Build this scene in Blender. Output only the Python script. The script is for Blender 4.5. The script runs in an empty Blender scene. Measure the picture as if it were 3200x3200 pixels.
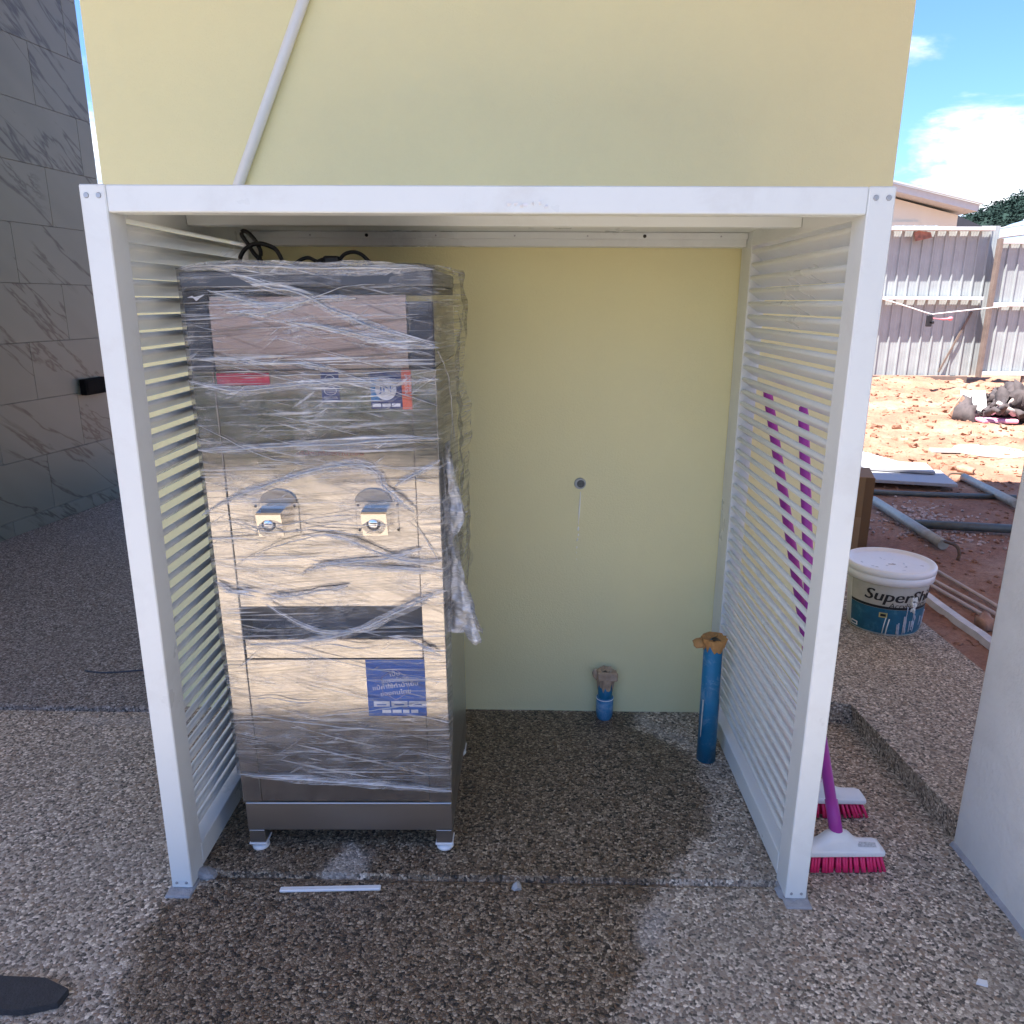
import bpy, bmesh, math, random
from mathutils import Vector, Matrix, noise
random.seed(7)
S = bpy.context.scene
COL = S.collection
R = math.radians

# ------------------------------------------------------------------ camera
cam = bpy.data.cameras.new('camera')
cam.sensor_width = 36
cam.lens = 26.94
cam.clip_start = 0.05
cam.clip_end = 3000
co = bpy.data.objects.new('camera', cam)
COL.objects.link(co)
YAW, PITCH, ROLL = -0.0169, 0.2675, 0.0054
f = Vector((math.sin(YAW), math.cos(YAW), 0)); r = Vector((math.cos(YAW), -math.sin(YAW), 0)); u = Vector((0, 0, 1))
f2 = f * math.cos(PITCH) - u * math.sin(PITCH); u2 = u * math.cos(PITCH) + f * math.sin(PITCH)
r3 = r * math.cos(ROLL) + u2 * math.sin(ROLL); u3 = u2 * math.cos(ROLL) - r * math.sin(ROLL)
co.matrix_world = Matrix(((r3.x, u3.x, -f2.x, 0.0895), (r3.y, u3.y, -f2.y, -1.6914), (r3.z, u3.z, -f2.z, 1.5189), (0, 0, 0, 1)))
S.camera = co

# ------------------------------------------------------------------ light
SUN = Vector((-0.35, -0.27, 1.0)).normalized()
W = bpy.data.worlds.new('World'); S.world = W; W.use_nodes = True
nt = W.node_tree; nt.nodes.clear()
def N(nt, t, **k):
    n = nt.nodes.new(t)
    for a, v in k.items():
        if a == 'inp':
            for i, x in v.items(): n.inputs[i].default_value = x
        else: setattr(n, a, v)
    return n
sky = N(nt, 'ShaderNodeTexSky', sky_type='NISHITA', sun_disc=False, sun_elevation=math.asin(SUN.z),
        sun_rotation=math.atan2(SUN.x, SUN.y), altitude=10, air_density=1.0, dust_density=0.6, ozone_density=1.6)
tc = N(nt, 'ShaderNodeTexCoord')
sep = N(nt, 'ShaderNodeSeparateXYZ'); nt.links.new(tc.outputs['Generated'], sep.inputs[0])
addz = N(nt, 'ShaderNodeMath', operation='ADD', inp={1: 0.22}); nt.links.new(sep.outputs[2], addz.inputs[0])
mx = N(nt, 'ShaderNodeMath', operation='MAXIMUM', inp={1: 0.05}); nt.links.new(addz.outputs[0], mx.inputs[0])
dv = N(nt, 'ShaderNodeVectorMath', operation='DIVIDE'); nt.links.new(tc.outputs['Generated'], dv.inputs[0])
cb = N(nt, 'ShaderNodeCombineXYZ')
for i in range(3): nt.links.new(mx.outputs[0], cb.inputs[i])
nt.links.new(cb.outputs[0], dv.inputs[1])
mp = N(nt, 'ShaderNodeMapping'); mp.inputs['Location'].default_value = (6.401, 8.428, 3.799); nt.links.new(dv.outputs[0], mp.inputs[0])
cn = N(nt, 'ShaderNodeTexNoise', noise_dimensions='3D', inp={'Scale': 2.1, 'Detail': 9.0, 'Roughness': 0.55, 'Distortion': 0.25}); nt.links.new(mp.outputs[0], cn.inputs['Vector'])
# more cloud towards the horizon, as in the photograph
hz = N(nt, 'ShaderNodeMapRange', inp={1: 0.0, 2: 0.40, 3: 0.12, 4: -0.05}); nt.links.new(sep.outputs[2], hz.inputs[0])
ad = N(nt, 'ShaderNodeMath', operation='ADD'); nt.links.new(cn.outputs[0], ad.inputs[0]); nt.links.new(hz.outputs[0], ad.inputs[1])
rp = N(nt, 'ShaderNodeMapRange', interpolation_type='SMOOTHSTEP', inp={1: 0.50, 2: 0.66, 3: 0.0, 4: 1.0}); nt.links.new(ad.outputs[0], rp.inputs[0])
cn2 = N(nt, 'ShaderNodeTexNoise', inp={'Scale': 4.5, 'Detail': 8.0, 'Roughness': 0.6}); nt.links.new(mp.outputs[0], cn2.inputs['Vector'])
cc = N(nt, 'ShaderNodeMix', data_type='RGBA'); cc.inputs[6].default_value = (1.5, 1.8, 2.35, 1); cc.inputs[7].default_value = (4.6, 4.75, 4.9, 1)
cnr = N(nt, 'ShaderNodeMapRange', inp={1: 0.36, 2: 0.62}); nt.links.new(cn2.outputs[0], cnr.inputs[0]); nt.links.new(cnr.outputs[0], cc.inputs[0])
gain = N(nt, 'ShaderNodeMix', data_type='RGBA', blend_type='MULTIPLY'); gain.inputs[0].default_value = 1; gain.inputs[7].default_value = (0.315, 0.435, 0.62, 1)
nt.links.new(sky.outputs[0], gain.inputs[6])
mixc = N(nt, 'ShaderNodeMix', data_type='RGBA'); nt.links.new(rp.outputs[0], mixc.inputs[0]); nt.links.new(gain.outputs[2], mixc.inputs[6]); nt.links.new(cc.outputs[2], mixc.inputs[7])
bg = N(nt, 'ShaderNodeBackground', inp={'Strength': 0.11}); nt.links.new(mixc.outputs[2], bg.inputs[0])
wo = N(nt, 'ShaderNodeOutputWorld'); nt.links.new(bg.outputs[0], wo.inputs[0])

sl = bpy.data.lights.new('sun', 'SUN'); sl.energy = 3.8; sl.angle = R(0.5); sl.color = (1.0, 0.96, 0.91)
so = bpy.data.objects.new('sun', sl); COL.objects.link(so); so.location = (0, 0, 30)
so.rotation_euler = SUN.to_track_quat('Z', 'Y').to_euler()

S.view_settings.view_transform = 'Standard'; S.view_settings.look = 'None'
S.view_settings.exposure = 2.3; S.view_settings.gamma = 1.0; S.view_settings.use_curve_mapping = False
S.render.engine = 'CYCLES'
S.cycles.max_bounces = 10; S.cycles.diffuse_bounces = 5; S.cycles.glossy_bounces = 4; S.cycles.transparent_max_bounces = 16
S.cycles.transmission_bounces = 4
S.cycles.caustics_reflective = False; S.cycles.caustics_refractive = False
S.cycles.sample_clamp_indirect = 8.0
S.cycles.use_denoising = True

# ------------------------------------------------------------------ mesh helpers
def box(bm, x0, x1, y0, y1, z0, z1, bev=0.0, M=None, seg=1):
    g = bmesh.ops.create_cube(bm, size=1.0)
    vs = g['verts']
    for v in vs: v.co = Vector(((x0 + x1) / 2 + v.co.x * (x1 - x0), (y0 + y1) / 2 + v.co.y * (y1 - y0), (z0 + z1) / 2 + v.co.z * (z1 - z0)))
    if bev > 0:
        es = list({e for v in vs for e in v.link_edges})
        rr = bmesh.ops.bevel(bm, geom=es, offset=bev, segments=seg, affect='EDGES', profile=0.5)
        vs = list({v for fc in rr['faces'] for v in fc.verts} | {v for v in vs if v.is_valid})
    if M is not None:
        for v in vs: v.co = M @ v.co
    return vs
def frame_of(d):
    d = d.normalized(); a = Vector((0, 0, 1)) if abs(d.z) < 0.9 else Vector((1, 0, 0))
    s = d.cross(a).normalized(); return s, s.cross(d).normalized()
def cyl(bm, p0, p1, r0, r1=None, seg=16, caps=True):
    p0, p1 = Vector(p0), Vector(p1); r1 = r0 if r1 is None else r1
    s, t = frame_of(p1 - p0); A = []; B = []
    for i in range(seg):
        a = 2 * math.pi * i / seg; o = s * math.cos(a) + t * math.sin(a)
        A.append(bm.verts.new(p0 + o * r0)); B.append(bm.verts.new(p1 + o * r1))
    for i in range(seg):
        j = (i + 1) % seg; fc = bm.faces.new((A[i], A[j], B[j], B[i])); fc.smooth = True
    if caps: bm.faces.new(A[::-1]); bm.faces.new(B)
def tube(bm, pts, rad, seg=8, flat=1.0, caps=True):
    pts = [Vector(p) for p in pts]; rings = []; n = len(pts)
    for i, p in enumerate(pts):
        d = pts[min(i + 1, n - 1)] - pts[max(i - 1, 0)]
        s, t = frame_of(d); rr = rad[i] if isinstance(rad, (list, tuple)) else rad
        rings.append([bm.verts.new(p + (s * math.cos(2 * math.pi * k / seg) * rr + t * math.sin(2 * math.pi * k / seg) * rr * flat)) for k in range(seg)])
    for i in range(n - 1):
        for k in range(seg):
            j = (k + 1) % seg; fc = bm.faces.new((rings[i][k], rings[i][j], rings[i + 1][j], rings[i + 1][k])); fc.smooth = True
    if caps: bm.faces.new(rings[0][::-1]); bm.faces.new(rings[-1])
def smooth_path(pts, m=6):
    pts = [Vector(p) for p in pts]; out = []
    for i in range(len(pts) - 1):
        p0, p1, p2, p3 = pts[max(i - 1, 0)], pts[i], pts[i + 1], pts[min(i + 2, len(pts) - 1)]
        for k in range(m):
            t = k / m
            out.append(0.5 * ((2 * p1) + (p2 - p0) * t + (2 * p0 - 5 * p1 + 4 * p2 - p3) * t * t + (3 * p1 - p0 - 3 * p2 + p3) * t ** 3))
    out.append(pts[-1]); return out
def lathe(bm, prof, c=(0, 0, 0), seg=40, smooth=True):
    c = Vector(c); rings = []
    for rr, z in prof:
        if rr < 1e-6: rings.append([bm.verts.new(c + Vector((0, 0, z)))])
        else: rings.append([bm.verts.new(c + Vector((rr * math.cos(2 * math.pi * k / seg), rr * math.sin(2 * math.pi * k / seg), z))) for k in range(seg)])
    for a, b in zip(rings[:-1], rings[1:]):
        for k in range(seg):
            j = (k + 1) % seg
            q = [a[k % len(a)], a[j % len(a)], b[j % len(b)], b[k % len(b)]]
            q2 = []
            for v in q:
                if v not in q2: q2.append(v)
            if len(q2) >= 3:
                fc = bm.faces.new(q2); fc.smooth = smooth
def prism(bm, poly, axis, a, b):
    """poly of 2D points extruded along axis ('x','y','z') from a to b"""
    def P(q, w): return {'x': (w, q[0], q[1]), 'y': (q[0], w, q[1]), 'z': (q[0], q[1], w)}[axis]
    A = [bm.verts.new(P(q, a)) for q in poly]; B = [bm.verts.new(P(q, b)) for q in poly]
    n = len(poly)
    for i in range(n):
        j = (i + 1) % n; bm.faces.new((A[i], A[j], B[j], B[i]))
    bm.faces.new(A[::-1]); bm.faces.new(B)
def rock(bm, c, rad, sq=(1, 1, 1), sub=1, jit=0.35, rng=random):
    g = bmesh.ops.create_icosphere(bm, subdivisions=sub, radius=1)
    off = Vector((rng.random() * 50, rng.random() * 50, rng.random() * 50)); ax = Matrix.Rotation(rng.random() * 6.28, 3, 'Z') @ Matrix.Rotation(rng.uniform(-.5, .5), 3, 'X')
    for v in g['verts']:
        k = 1 + jit * noise.noise(v.co * 1.6 + off) * 1.8
        p = Vector((v.co.x * sq[0], v.co.y * sq[1], v.co.z * sq[2])) * (rad * k)
        v.co = Vector(c) + ax @ p
    if sub > 1:
        for fc in {f_ for v in g['verts'] for f_ in v.link_faces}: fc.smooth = True
def mesh_from(bm, name):
    bmesh.ops.recalc_face_normals(bm, faces=bm.faces)
    me = bpy.data.meshes.new(name); bm.to_mesh(me); bm.free(); return me
def link(name, me, parent=None):
    o = bpy.data.objects.new(name, me); COL.objects.link(o)
    if parent is not None:
        o.parent = parent
        if parent.get('base'): o.matrix_parent_inverse = Matrix.Translation(-Vector(parent['base']))
    return o
def obj(name, bm, m, parent=None, base=None):
    me = mesh_from(bm, name); me.materials.append(m)
    if base is not None: me.transform(Matrix.Translation(-Vector(base)))
    o = link(name, me, parent)
    if base is not None: o.location = base
    return o
def tag(o, label, cat, group=None):
    o['label'] = label; o['category'] = cat
    if group: o['group'] = group
    return o
def thing(name, label, cat, base, group=None):
    o = bpy.data.objects.new(name, None); COL.objects.link(o); o.location = base; o['base'] = list(base)
    o.empty_display_size = 0.1
    return tag(o, label, cat, group)
def single(name, label, cat, bm, m, base, group=None):
    return tag(obj(name, bm, m, None, base), label, cat, group)
def struct(name, bm, m):
    o = obj(name, bm, m); o['kind'] = 'structure'; return o
NB = bmesh.new
def bx(*a, **k):
    bm = NB(); box(bm, *a, **k); return bm

# ------------------------------------------------------------------ materials
def base_mat(name):
    m = bpy.data.materials.new(name); m.use_nodes = True; t = m.node_tree
    return m, t, t.nodes['Principled BSDF'], t.nodes['Material Output']
def mat(name, col, rough=0.5, metal=0.0, var=0.08, scale=6.0, bump=0.0, bscale=150.0, spec=0.5, dirt=None, dirt_amt=0.3, dirt_scale=4.0, rvar=0.1):
    m, t, p, out = base_mat(name)
    g = N(t, 'ShaderNodeNewGeometry')
    n = N(t, 'ShaderNodeTexNoise', inp={'Scale': scale, 'Detail': 5.0, 'Roughness': 0.6}); t.links.new(g.outputs['Position'], n.inputs['Vector'])
    c0 = tuple(max(0, c * (1 - var)) for c in col) + (1,); c1 = tuple(min(1, c * (1 + var)) for c in col) + (1,)
    mr = N(t, 'ShaderNodeMapRange', inp={1: 0.3, 2: 0.7}); t.links.new(n.outputs[0], mr.inputs[0])
    mi = N(t, 'ShaderNodeMix', data_type='RGBA'); mi.inputs[6].default_value = c0; mi.inputs[7].default_value = c1; t.links.new(mr.outputs[0], mi.inputs[0])
    last = mi.outputs[2]
    if dirt:
        dn = N(t, 'ShaderNodeTexNoise', inp={'Scale': dirt_scale, 'Detail': 8.0, 'Roughness': 0.7, 'Distortion': 0.4}); t.links.new(g.outputs['Position'], dn.inputs['Vector'])
        dr = N(t, 'ShaderNodeMapRange', inp={1: 0.52, 2: 0.75, 3: 0.0, 4: dirt_amt}); t.links.new(dn.outputs[0], dr.inputs[0])
        dm = N(t, 'ShaderNodeMix', data_type='RGBA'); dm.inputs[7].default_value = dirt + (1,); t.links.new(last, dm.inputs[6]); t.links.new(dr.outputs[0], dm.inputs[0]); last = dm.outputs[2]
    t.links.new(last, p.inputs['Base Color'])
    rr = N(t, 'ShaderNodeMapRange', inp={1: 0.3, 2: 0.7, 3: max(0.02, rough - rvar), 4: min(1, rough + rvar)}); t.links.new(n.outputs[0], rr.inputs[0]); t.links.new(rr.outputs[0], p.inputs['Roughness'])
    p.inputs['Metallic'].default_value = metal; p.inputs['Specular IOR Level'].default_value = spec
    if bump:
        bn = N(t, 'ShaderNodeTexNoise', inp={'Scale': bscale, 'Detail': 4.0}); t.links.new(g.outputs['Position'], bn.inputs['Vector'])
        b = N(t, 'ShaderNodeBump', inp={'Strength': bump, 'Distance': 0.01}); t.links.new(bn.outputs[0], b.inputs['Height']); t.links.new(b.outputs[0], p.inputs['Normal'])
    return m

M_alu = mat('white_powder_coat', (0.74, 0.775, 0.765), 0.34, var=0.02, scale=3, dirt=(0.50, 0.49, 0.46), dirt_amt=0.30, dirt_scale=5, bump=0.02, bscale=400)
M_yel = mat('pale_yellow_paint', (0.82, 0.77, 0.44), 0.75, var=0.035, scale=1.6, bump=0.22, bscale=230, dirt=(0.76, 0.74, 0.47), dirt_amt=0.35, dirt_scale=1.3)
M_plaster = mat('grey_white_plaster', (0.66, 0.665, 0.64), 0.85, var=0.05, scale=2.2, bump=0.30, bscale=70, dirt=(0.50, 0.49, 0.46), dirt_amt=0.5, dirt_scale=2.6)
M_canopy = mat('canopy_soffit_paint', (0.70, 0.69, 0.66), 0.8, var=0.03)
M_screw = mat('grey_screw_metal', (0.45, 0.46, 0.48), 0.4, 0.8)
M_mortar = mat('grey_mortar', (0.34, 0.35, 0.37), 0.9, var=0.15, scale=40, bump=0.5, bscale=120)
M_black = mat('black_plastic', (0.012, 0.012, 0.014), 0.45, var=0.1)
M_cable = mat('black_rubber_cable', (0.010, 0.010, 0.011), 0.5)
M_dark_reflect = mat('corner_dark_reflection', (0.028, 0.032, 0.043), 0.32, 0.0, var=0.12, scale=10)
M_lid = mat('slate_lid_plastic', (0.07, 0.078, 0.095), 0.35, var=0.1)
M_whitepl = mat('white_plastic', (0.80, 0.81, 0.82), 0.35, var=0.03, dirt=(0.6, 0.58, 0.54), dirt_amt=0.2, dirt_scale=12)
M_purple = mat('purple_handle_plastic', (0.37, 0.038, 0.32), 0.4, var=0.05)
M_pink = mat('pink_bristle', (0.80, 0.035, 0.16), 0.55, var=0.12, scale=60)
M_pvc = mat('blue_pvc', (0.012, 0.165, 0.310), 0.42, var=0.12, scale=14, dirt=(0.45, 0.55, 0.62), dirt_amt=0.55, dirt_scale=16)
M_card = mat('brown_tape_cardboard', (0.46, 0.24, 0.08), 0.75, var=0.2, scale=30, dirt=(0.20, 0.10, 0.04), dirt_amt=0.7, dirt_scale=25)
M_box = mat('brown_cardboard', (0.24, 0.15, 0.075), 0.8, var=0.1, scale=20)
M_boxtape = mat('brown_box_tape', (0.30, 0.20, 0.11), 0.5)
M_galv = mat('galvanised_sheet', (0.35, 0.375, 0.375), 0.55, 0.15, var=0.10, scale=3, dirt=(0.27, 0.27, 0.27), dirt_amt=0.4, dirt_scale=2)
M_rail = mat('weathered_steel_rail', (0.55, 0.54, 0.54), 0.55, 0.2, var=0.12)
M_rust = mat('brown_timber_post', (0.16, 0.12, 0.10), 0.8, var=0.2)
M_pipe = mat('grey_scaffold_tube', (0.36, 0.38, 0.35), 0.5, 0.3, var=0.15, scale=20, dirt=(0.20, 0.15, 0.12), dirt_amt=0.6, dirt_scale=14)
M_darkpipe = mat('dark_scaffold_tube', (0.10, 0.115, 0.11), 0.5, 0.3, var=0.2, scale=20)
M_sheet = mat('grey_board', (0.34, 0.34, 0.36), 0.6, var=0.08)
M_sheetw = mat('pale_board', (0.50, 0.49, 0.47), 0.7, var=0.06)
M_stone = mat('red_brown_stone', (0.36, 0.21, 0.14), 0.9, var=0.25, scale=14, bump=0.6, bscale=40)
M_rubble = mat('charred_rubble', (0.07, 0.055, 0.055), 0.85, var=0.5, scale=8, bump=0.5, bscale=20)
M_palewood = mat('pale_stripped_wood', (0.50, 0.42, 0.38), 0.8, var=0.2, scale=8)
M_cream = mat('cream_render', (0.58, 0.60, 0.52), 0.85, var=0.04, scale=0.4)
M_roofw = mat('pale_metal_roof', (0.42, 0.47, 0.50), 0.5, var=0.05)
M_roofd = mat('dark_tin_roof', (0.03, 0.035, 0.045), 0.6, var=0.15)
M_roofb = mat('blue_grey_vault_sheet', (0.20, 0.27, 0.33), 0.4, var=0.08)
M_leaf = mat('dark_forest_leaf', (0.020, 0.038, 0.032), 0.9, var=0.35, scale=0.08, spec=0.1)
M_hedge = mat('hedge_leaf', (0.035, 0.085, 0.035), 0.6, var=0.4, scale=2)
M_bark = mat('grey_bark', (0.12, 0.10, 0.08), 0.9, var=0.2)
M_socket = mat('black_socket_plastic', (0.006, 0.006, 0.007), 0.8, spec=0.1)
M_mat = mat('dark_slate_mat', (0.045, 0.045, 0.047), 0.9, var=0.3, scale=60, bump=0.4, bscale=200)
M_red = mat('red_label_print', (0.55, 0.02, 0.06), 0.4)
M_navy = mat('navy_label_print', (0.015, 0.03, 0.14), 0.35)
M_blue = mat('blue_label_print', (0.006, 0.10, 0.42), 0.35, var=0.1, scale=20)
M_cyan = mat('light_blue_label_print', (0.03, 0.25, 0.55), 0.35)
M_orange = mat('orange_label_print', (0.75, 0.13, 0.06), 0.4)
M_print = mat('white_label_print', (0.80, 0.80, 0.82), 0.45)
M_inkred = mat('dark_red_ink', (0.25, 0.03, 0.03), 0.5)
M_ink = mat('black_ink', (0.01, 0.01, 0.012), 0.5)
M_teal = mat('teal_label_print', (0.008, 0.10, 0.17), 0.45, var=0.2, scale=25, dirt=(0.10, 0.28, 0.36), dirt_amt=0.6, dirt_scale=18)
M_tan = mat('faded_label_print', (0.46, 0.44, 0.38), 0.55, var=0.12, scale=12, dirt=(0.30, 0.28, 0.20), dirt_amt=0.5, dirt_scale=8)
M_splash = mat('dried_paint_splash', (0.86, 0.86, 0.80), 0.6, var=0.08)
M_chrome = mat('chrome', (0.80, 0.80, 0.80), 0.08, 1.0, var=0.02)
M_rope = mat('white_cord', (0.72, 0.72, 0.72), 0.8)
M_tape = mat('pink_ribbon', (0.75, 0.20, 0.24), 0.6)
M_pinkplastic = mat('pink_plastic_sheet', (0.70, 0.30, 0.42), 0.5)

def m_steel(name, col=(0.60, 0.57, 0.53), rough=0.13, horiz=True):
    m, t, p, out = base_mat(name)
    g = N(t, 'ShaderNodeNewGeometry'); mp_ = N(t, 'ShaderNodeMapping'); mp_.inputs['Scale'].default_value = (5, 5, 600) if horiz else (500, 500, 4)
    t.links.new(g.outputs['Position'], mp_.inputs[0])
    n = N(t, 'ShaderNodeTexNoise', inp={'Scale': 1.0, 'Detail': 3.0}); t.links.new(mp_.outputs[0], n.inputs['Vector'])
    n2 = N(t, 'ShaderNodeTexNoise', inp={'Scale': 5.0, 'Detail': 3.0}); t.links.new(g.outputs['Position'], n2.inputs['Vector'])
    rr = N(t, 'ShaderNodeMapRange', inp={1: 0.3, 2: 0.7, 3: rough - 0.03, 4: rough + 0.05}); t.links.new(n.outputs[0], rr.inputs[0])
    t.links.new(rr.outputs[0], p.inputs['Roughness']); p.inputs['Metallic'].default_value = 1.0; p.inputs['Base Color'].default_value = col + (1,)
    ma = N(t, 'ShaderNodeMath', operation='MULTIPLY_ADD', inp={1: 0.012}); t.links.new(n.outputs[0], ma.inputs[0]); t.links.new(n2.outputs[0], ma.inputs[2])
    b = N(t, 'ShaderNodeBump', inp={'Strength': 0.25, 'Distance': 0.006}); t.links.new(ma.outputs[0], b.inputs['Height']); t.links.new(b.outputs[0], p.inputs['Normal'])
    return m
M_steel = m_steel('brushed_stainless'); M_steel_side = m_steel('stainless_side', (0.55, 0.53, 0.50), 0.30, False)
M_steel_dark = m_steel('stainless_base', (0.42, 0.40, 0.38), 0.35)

def m_pebble(name, cell=0.0070, tint=(1, 1, 1), wet_attr=False):
    m, t, p, out = base_mat(name)
    g = N(t, 'ShaderNodeNewGeometry')
    dn = N(t, 'ShaderNodeTexNoise', inp={'Scale': 90.0, 'Detail': 2.0}); t.links.new(g.outputs['Position'], dn.inputs['Vector'])
    dm = N(t, 'ShaderNodeMix', data_type='VECTOR'); dm.inputs[0].default_value = 0.004
    t.links.new(g.outputs['Position'], dm.inputs[4]); t.links.new(dn.outputs['Color'], dm.inputs[5])
    v = N(t, 'ShaderNodeTexVoronoi', feature='F1', inp={'Scale': 1 / cell, 'Randomness': 1.0}); t.links.new(dm.outputs[1], v.inputs['Vector'])
    ve = N(t, 'ShaderNodeTexVoronoi', feature='DISTANCE_TO_EDGE', inp={'Scale': 1 / cell, 'Randomness': 1.0}); t.links.new(dm.outputs[1], ve.inputs['Vector'])
    sp = N(t, 'ShaderNodeSeparateColor'); t.links.new(v.outputs['Color'], sp.inputs[0])
    cr = N(t, 'ShaderNodeValToRGB'); cr.color_ramp.interpolation = 'CONSTANT'; e = cr.color_ramp.elements
    cols = [(0.0, (0.075, 0.068, 0.060)), (0.13, (0.20, 0.172, 0.15)), (0.32, (0.36, 0.31, 0.265)), (0.50, (0.50, 0.46, 0.41)), (0.68, (0.31, 0.235, 0.18)), (0.78, (0.62, 0.58, 0.53)), (0.91, (0.84, 0.81, 0.75))]
    e[0].position = 0; e[0].color = cols[0][1] + (1,); e[1].position = cols[1][0]; e[1].color = cols[1][1] + (1,)
    for pos, c in cols[2:]: q = e.new(pos); q.color = c + (1,)
    t.links.new(sp.outputs[0], cr.inputs[0])
    ed = N(t, 'ShaderNodeMapRange', inp={1: 0.0, 2: 0.09, 3: 1.0, 4: 0.0}); t.links.new(ve.outputs['Distance'], ed.inputs[0])
    big = N(t, 'ShaderNodeTexNoise', inp={'Scale': 2.2, 'Detail': 7.0, 'Roughness': 0.65}); t.links.new(g.outputs['Position'], big.inputs['Vector'])
    film = N(t, 'ShaderNodeMapRange', inp={1: 0.45, 2: 0.72, 3: 0.02, 4: 0.42}); t.links.new(big.outputs[0], film.inputs[0])   # cement film left on the stones
    mor = N(t, 'ShaderNodeMix', data_type='RGBA'); mor.inputs[7].default_value = (0.29, 0.28, 0.265, 1); t.links.new(cr.outputs[0], mor.inputs[6])
    mxx = N(t, 'ShaderNodeMath', operation='MAXIMUM'); t.links.new(ed.outputs[0], mxx.inputs[0]); t.links.new(film.outputs[0], mxx.inputs[1]); t.links.new(mxx.outputs[0], mor.inputs[0])
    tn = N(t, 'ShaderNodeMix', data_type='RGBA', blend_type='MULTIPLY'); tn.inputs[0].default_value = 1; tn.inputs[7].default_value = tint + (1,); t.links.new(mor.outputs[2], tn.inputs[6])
    last = tn.outputs[2]; rough = 0.75
    if wet_attr:
        at = N(t, 'ShaderNodeAttribute', attribute_name='wet')
        wn = N(t, 'ShaderNodeTexNoise', inp={'Scale': 13.0, 'Detail': 9.0, 'Roughness': 0.75}); t.links.new(g.outputs['Position'], wn.inputs['Vector'])
        ws = N(t, 'ShaderNodeMath', operation='MULTIPLY_ADD', inp={1: 1.35, 2: -0.675}); t.links.new(wn.outputs[0], ws.inputs[0])
        wa = N(t, 'ShaderNodeMath', operation='ADD'); t.links.new(at.outputs['Fac'], wa.inputs[0]); t.links.new(ws.outputs[0], wa.inputs[1])
        wr = N(t, 'ShaderNodeMapRange', interpolation_type='SMOOTHSTEP', inp={1: 0.36, 2: 0.62}); t.links.new(wa.outputs[0], wr.inputs[0])
        wc = N(t, 'ShaderNodeMix', data_type='RGBA', blend_type='MULTIPLY'); wc.inputs[0].default_value = 1; wc.inputs[7].default_value = (0.60, 0.50, 0.385, 1)
        t.links.new(cr.outputs[0], wc.inputs[6])
        we = N(t, 'ShaderNodeMix', data_type='RGBA'); we.inputs[7].default_value = (0.034, 0.028, 0.022, 1); t.links.new(wc.outputs[2], we.inputs[6]); t.links.new(ed.outputs[0], we.inputs[0])
        wm = N(t, 'ShaderNodeMix', data_type='RGBA'); t.links.new(wr.outputs[0], wm.inputs[0]); t.links.new(last, wm.inputs[6]); t.links.new(we.outputs[2], wm.inputs[7])
        # pale cement bloom
        ab = N(t, 'ShaderNodeAttribute', attribute_name='bloom')
        ba = N(t, 'ShaderNodeMath', operation='ADD'); t.links.new(ab.outputs['Fac'], ba.inputs[0]); t.links.new(ws.outputs[0], ba.inputs[1])
        br = N(t, 'ShaderNodeMapRange', interpolation_type='SMOOTHSTEP', inp={1: 0.40, 2: 1.3, 3: 0, 4: 0.36}); t.links.new(ba.outputs[0], br.inputs[0])
        bmx = N(t, 'ShaderNodeMix', data_type='RGBA'); bmx.inputs[7].default_value = (0.44, 0.43, 0.42, 1); t.links.new(br.outputs[0], bmx.inputs[0]); t.links.new(wm.outputs[2], bmx.inputs[6])
        last = bmx.outputs[2]
        ro = N(t, 'ShaderNodeMapRange', inp={3: 0.78, 4: 0.30}); t.links.new(wr.outputs[0], ro.inputs[0]); t.links.new(ro.outputs[0], p.inputs['Roughness'])
    else: p.inputs['Roughness'].default_value = rough
    t.links.new(last, p.inputs['Base Color']); p.inputs['Specular IOR Level'].default_value = 0.35
    hh = N(t, 'ShaderNodeMapRange', inp={1: 0.0, 2: 0.35, 3: 0.0, 4: 1.0}); t.links.new(ve.outputs['Distance'], hh.inputs[0])
    b = N(t, 'ShaderNodeBump', inp={'Strength': 0.7, 'Distance': 0.003}); t.links.new(hh.outputs[0], b.inputs['Height']); t.links.new(b.outputs[0], p.inputs['Normal'])
    return m
M_floor = m_pebble('exposed_aggregate_floor', tint=(1.07, 0.985, 0.875), wet_attr=True)
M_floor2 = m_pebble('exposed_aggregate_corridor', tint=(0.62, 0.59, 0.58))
M_plat = m_pebble('exposed_aggregate_platform', tint=(1.0, 0.90, 0.76))

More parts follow.
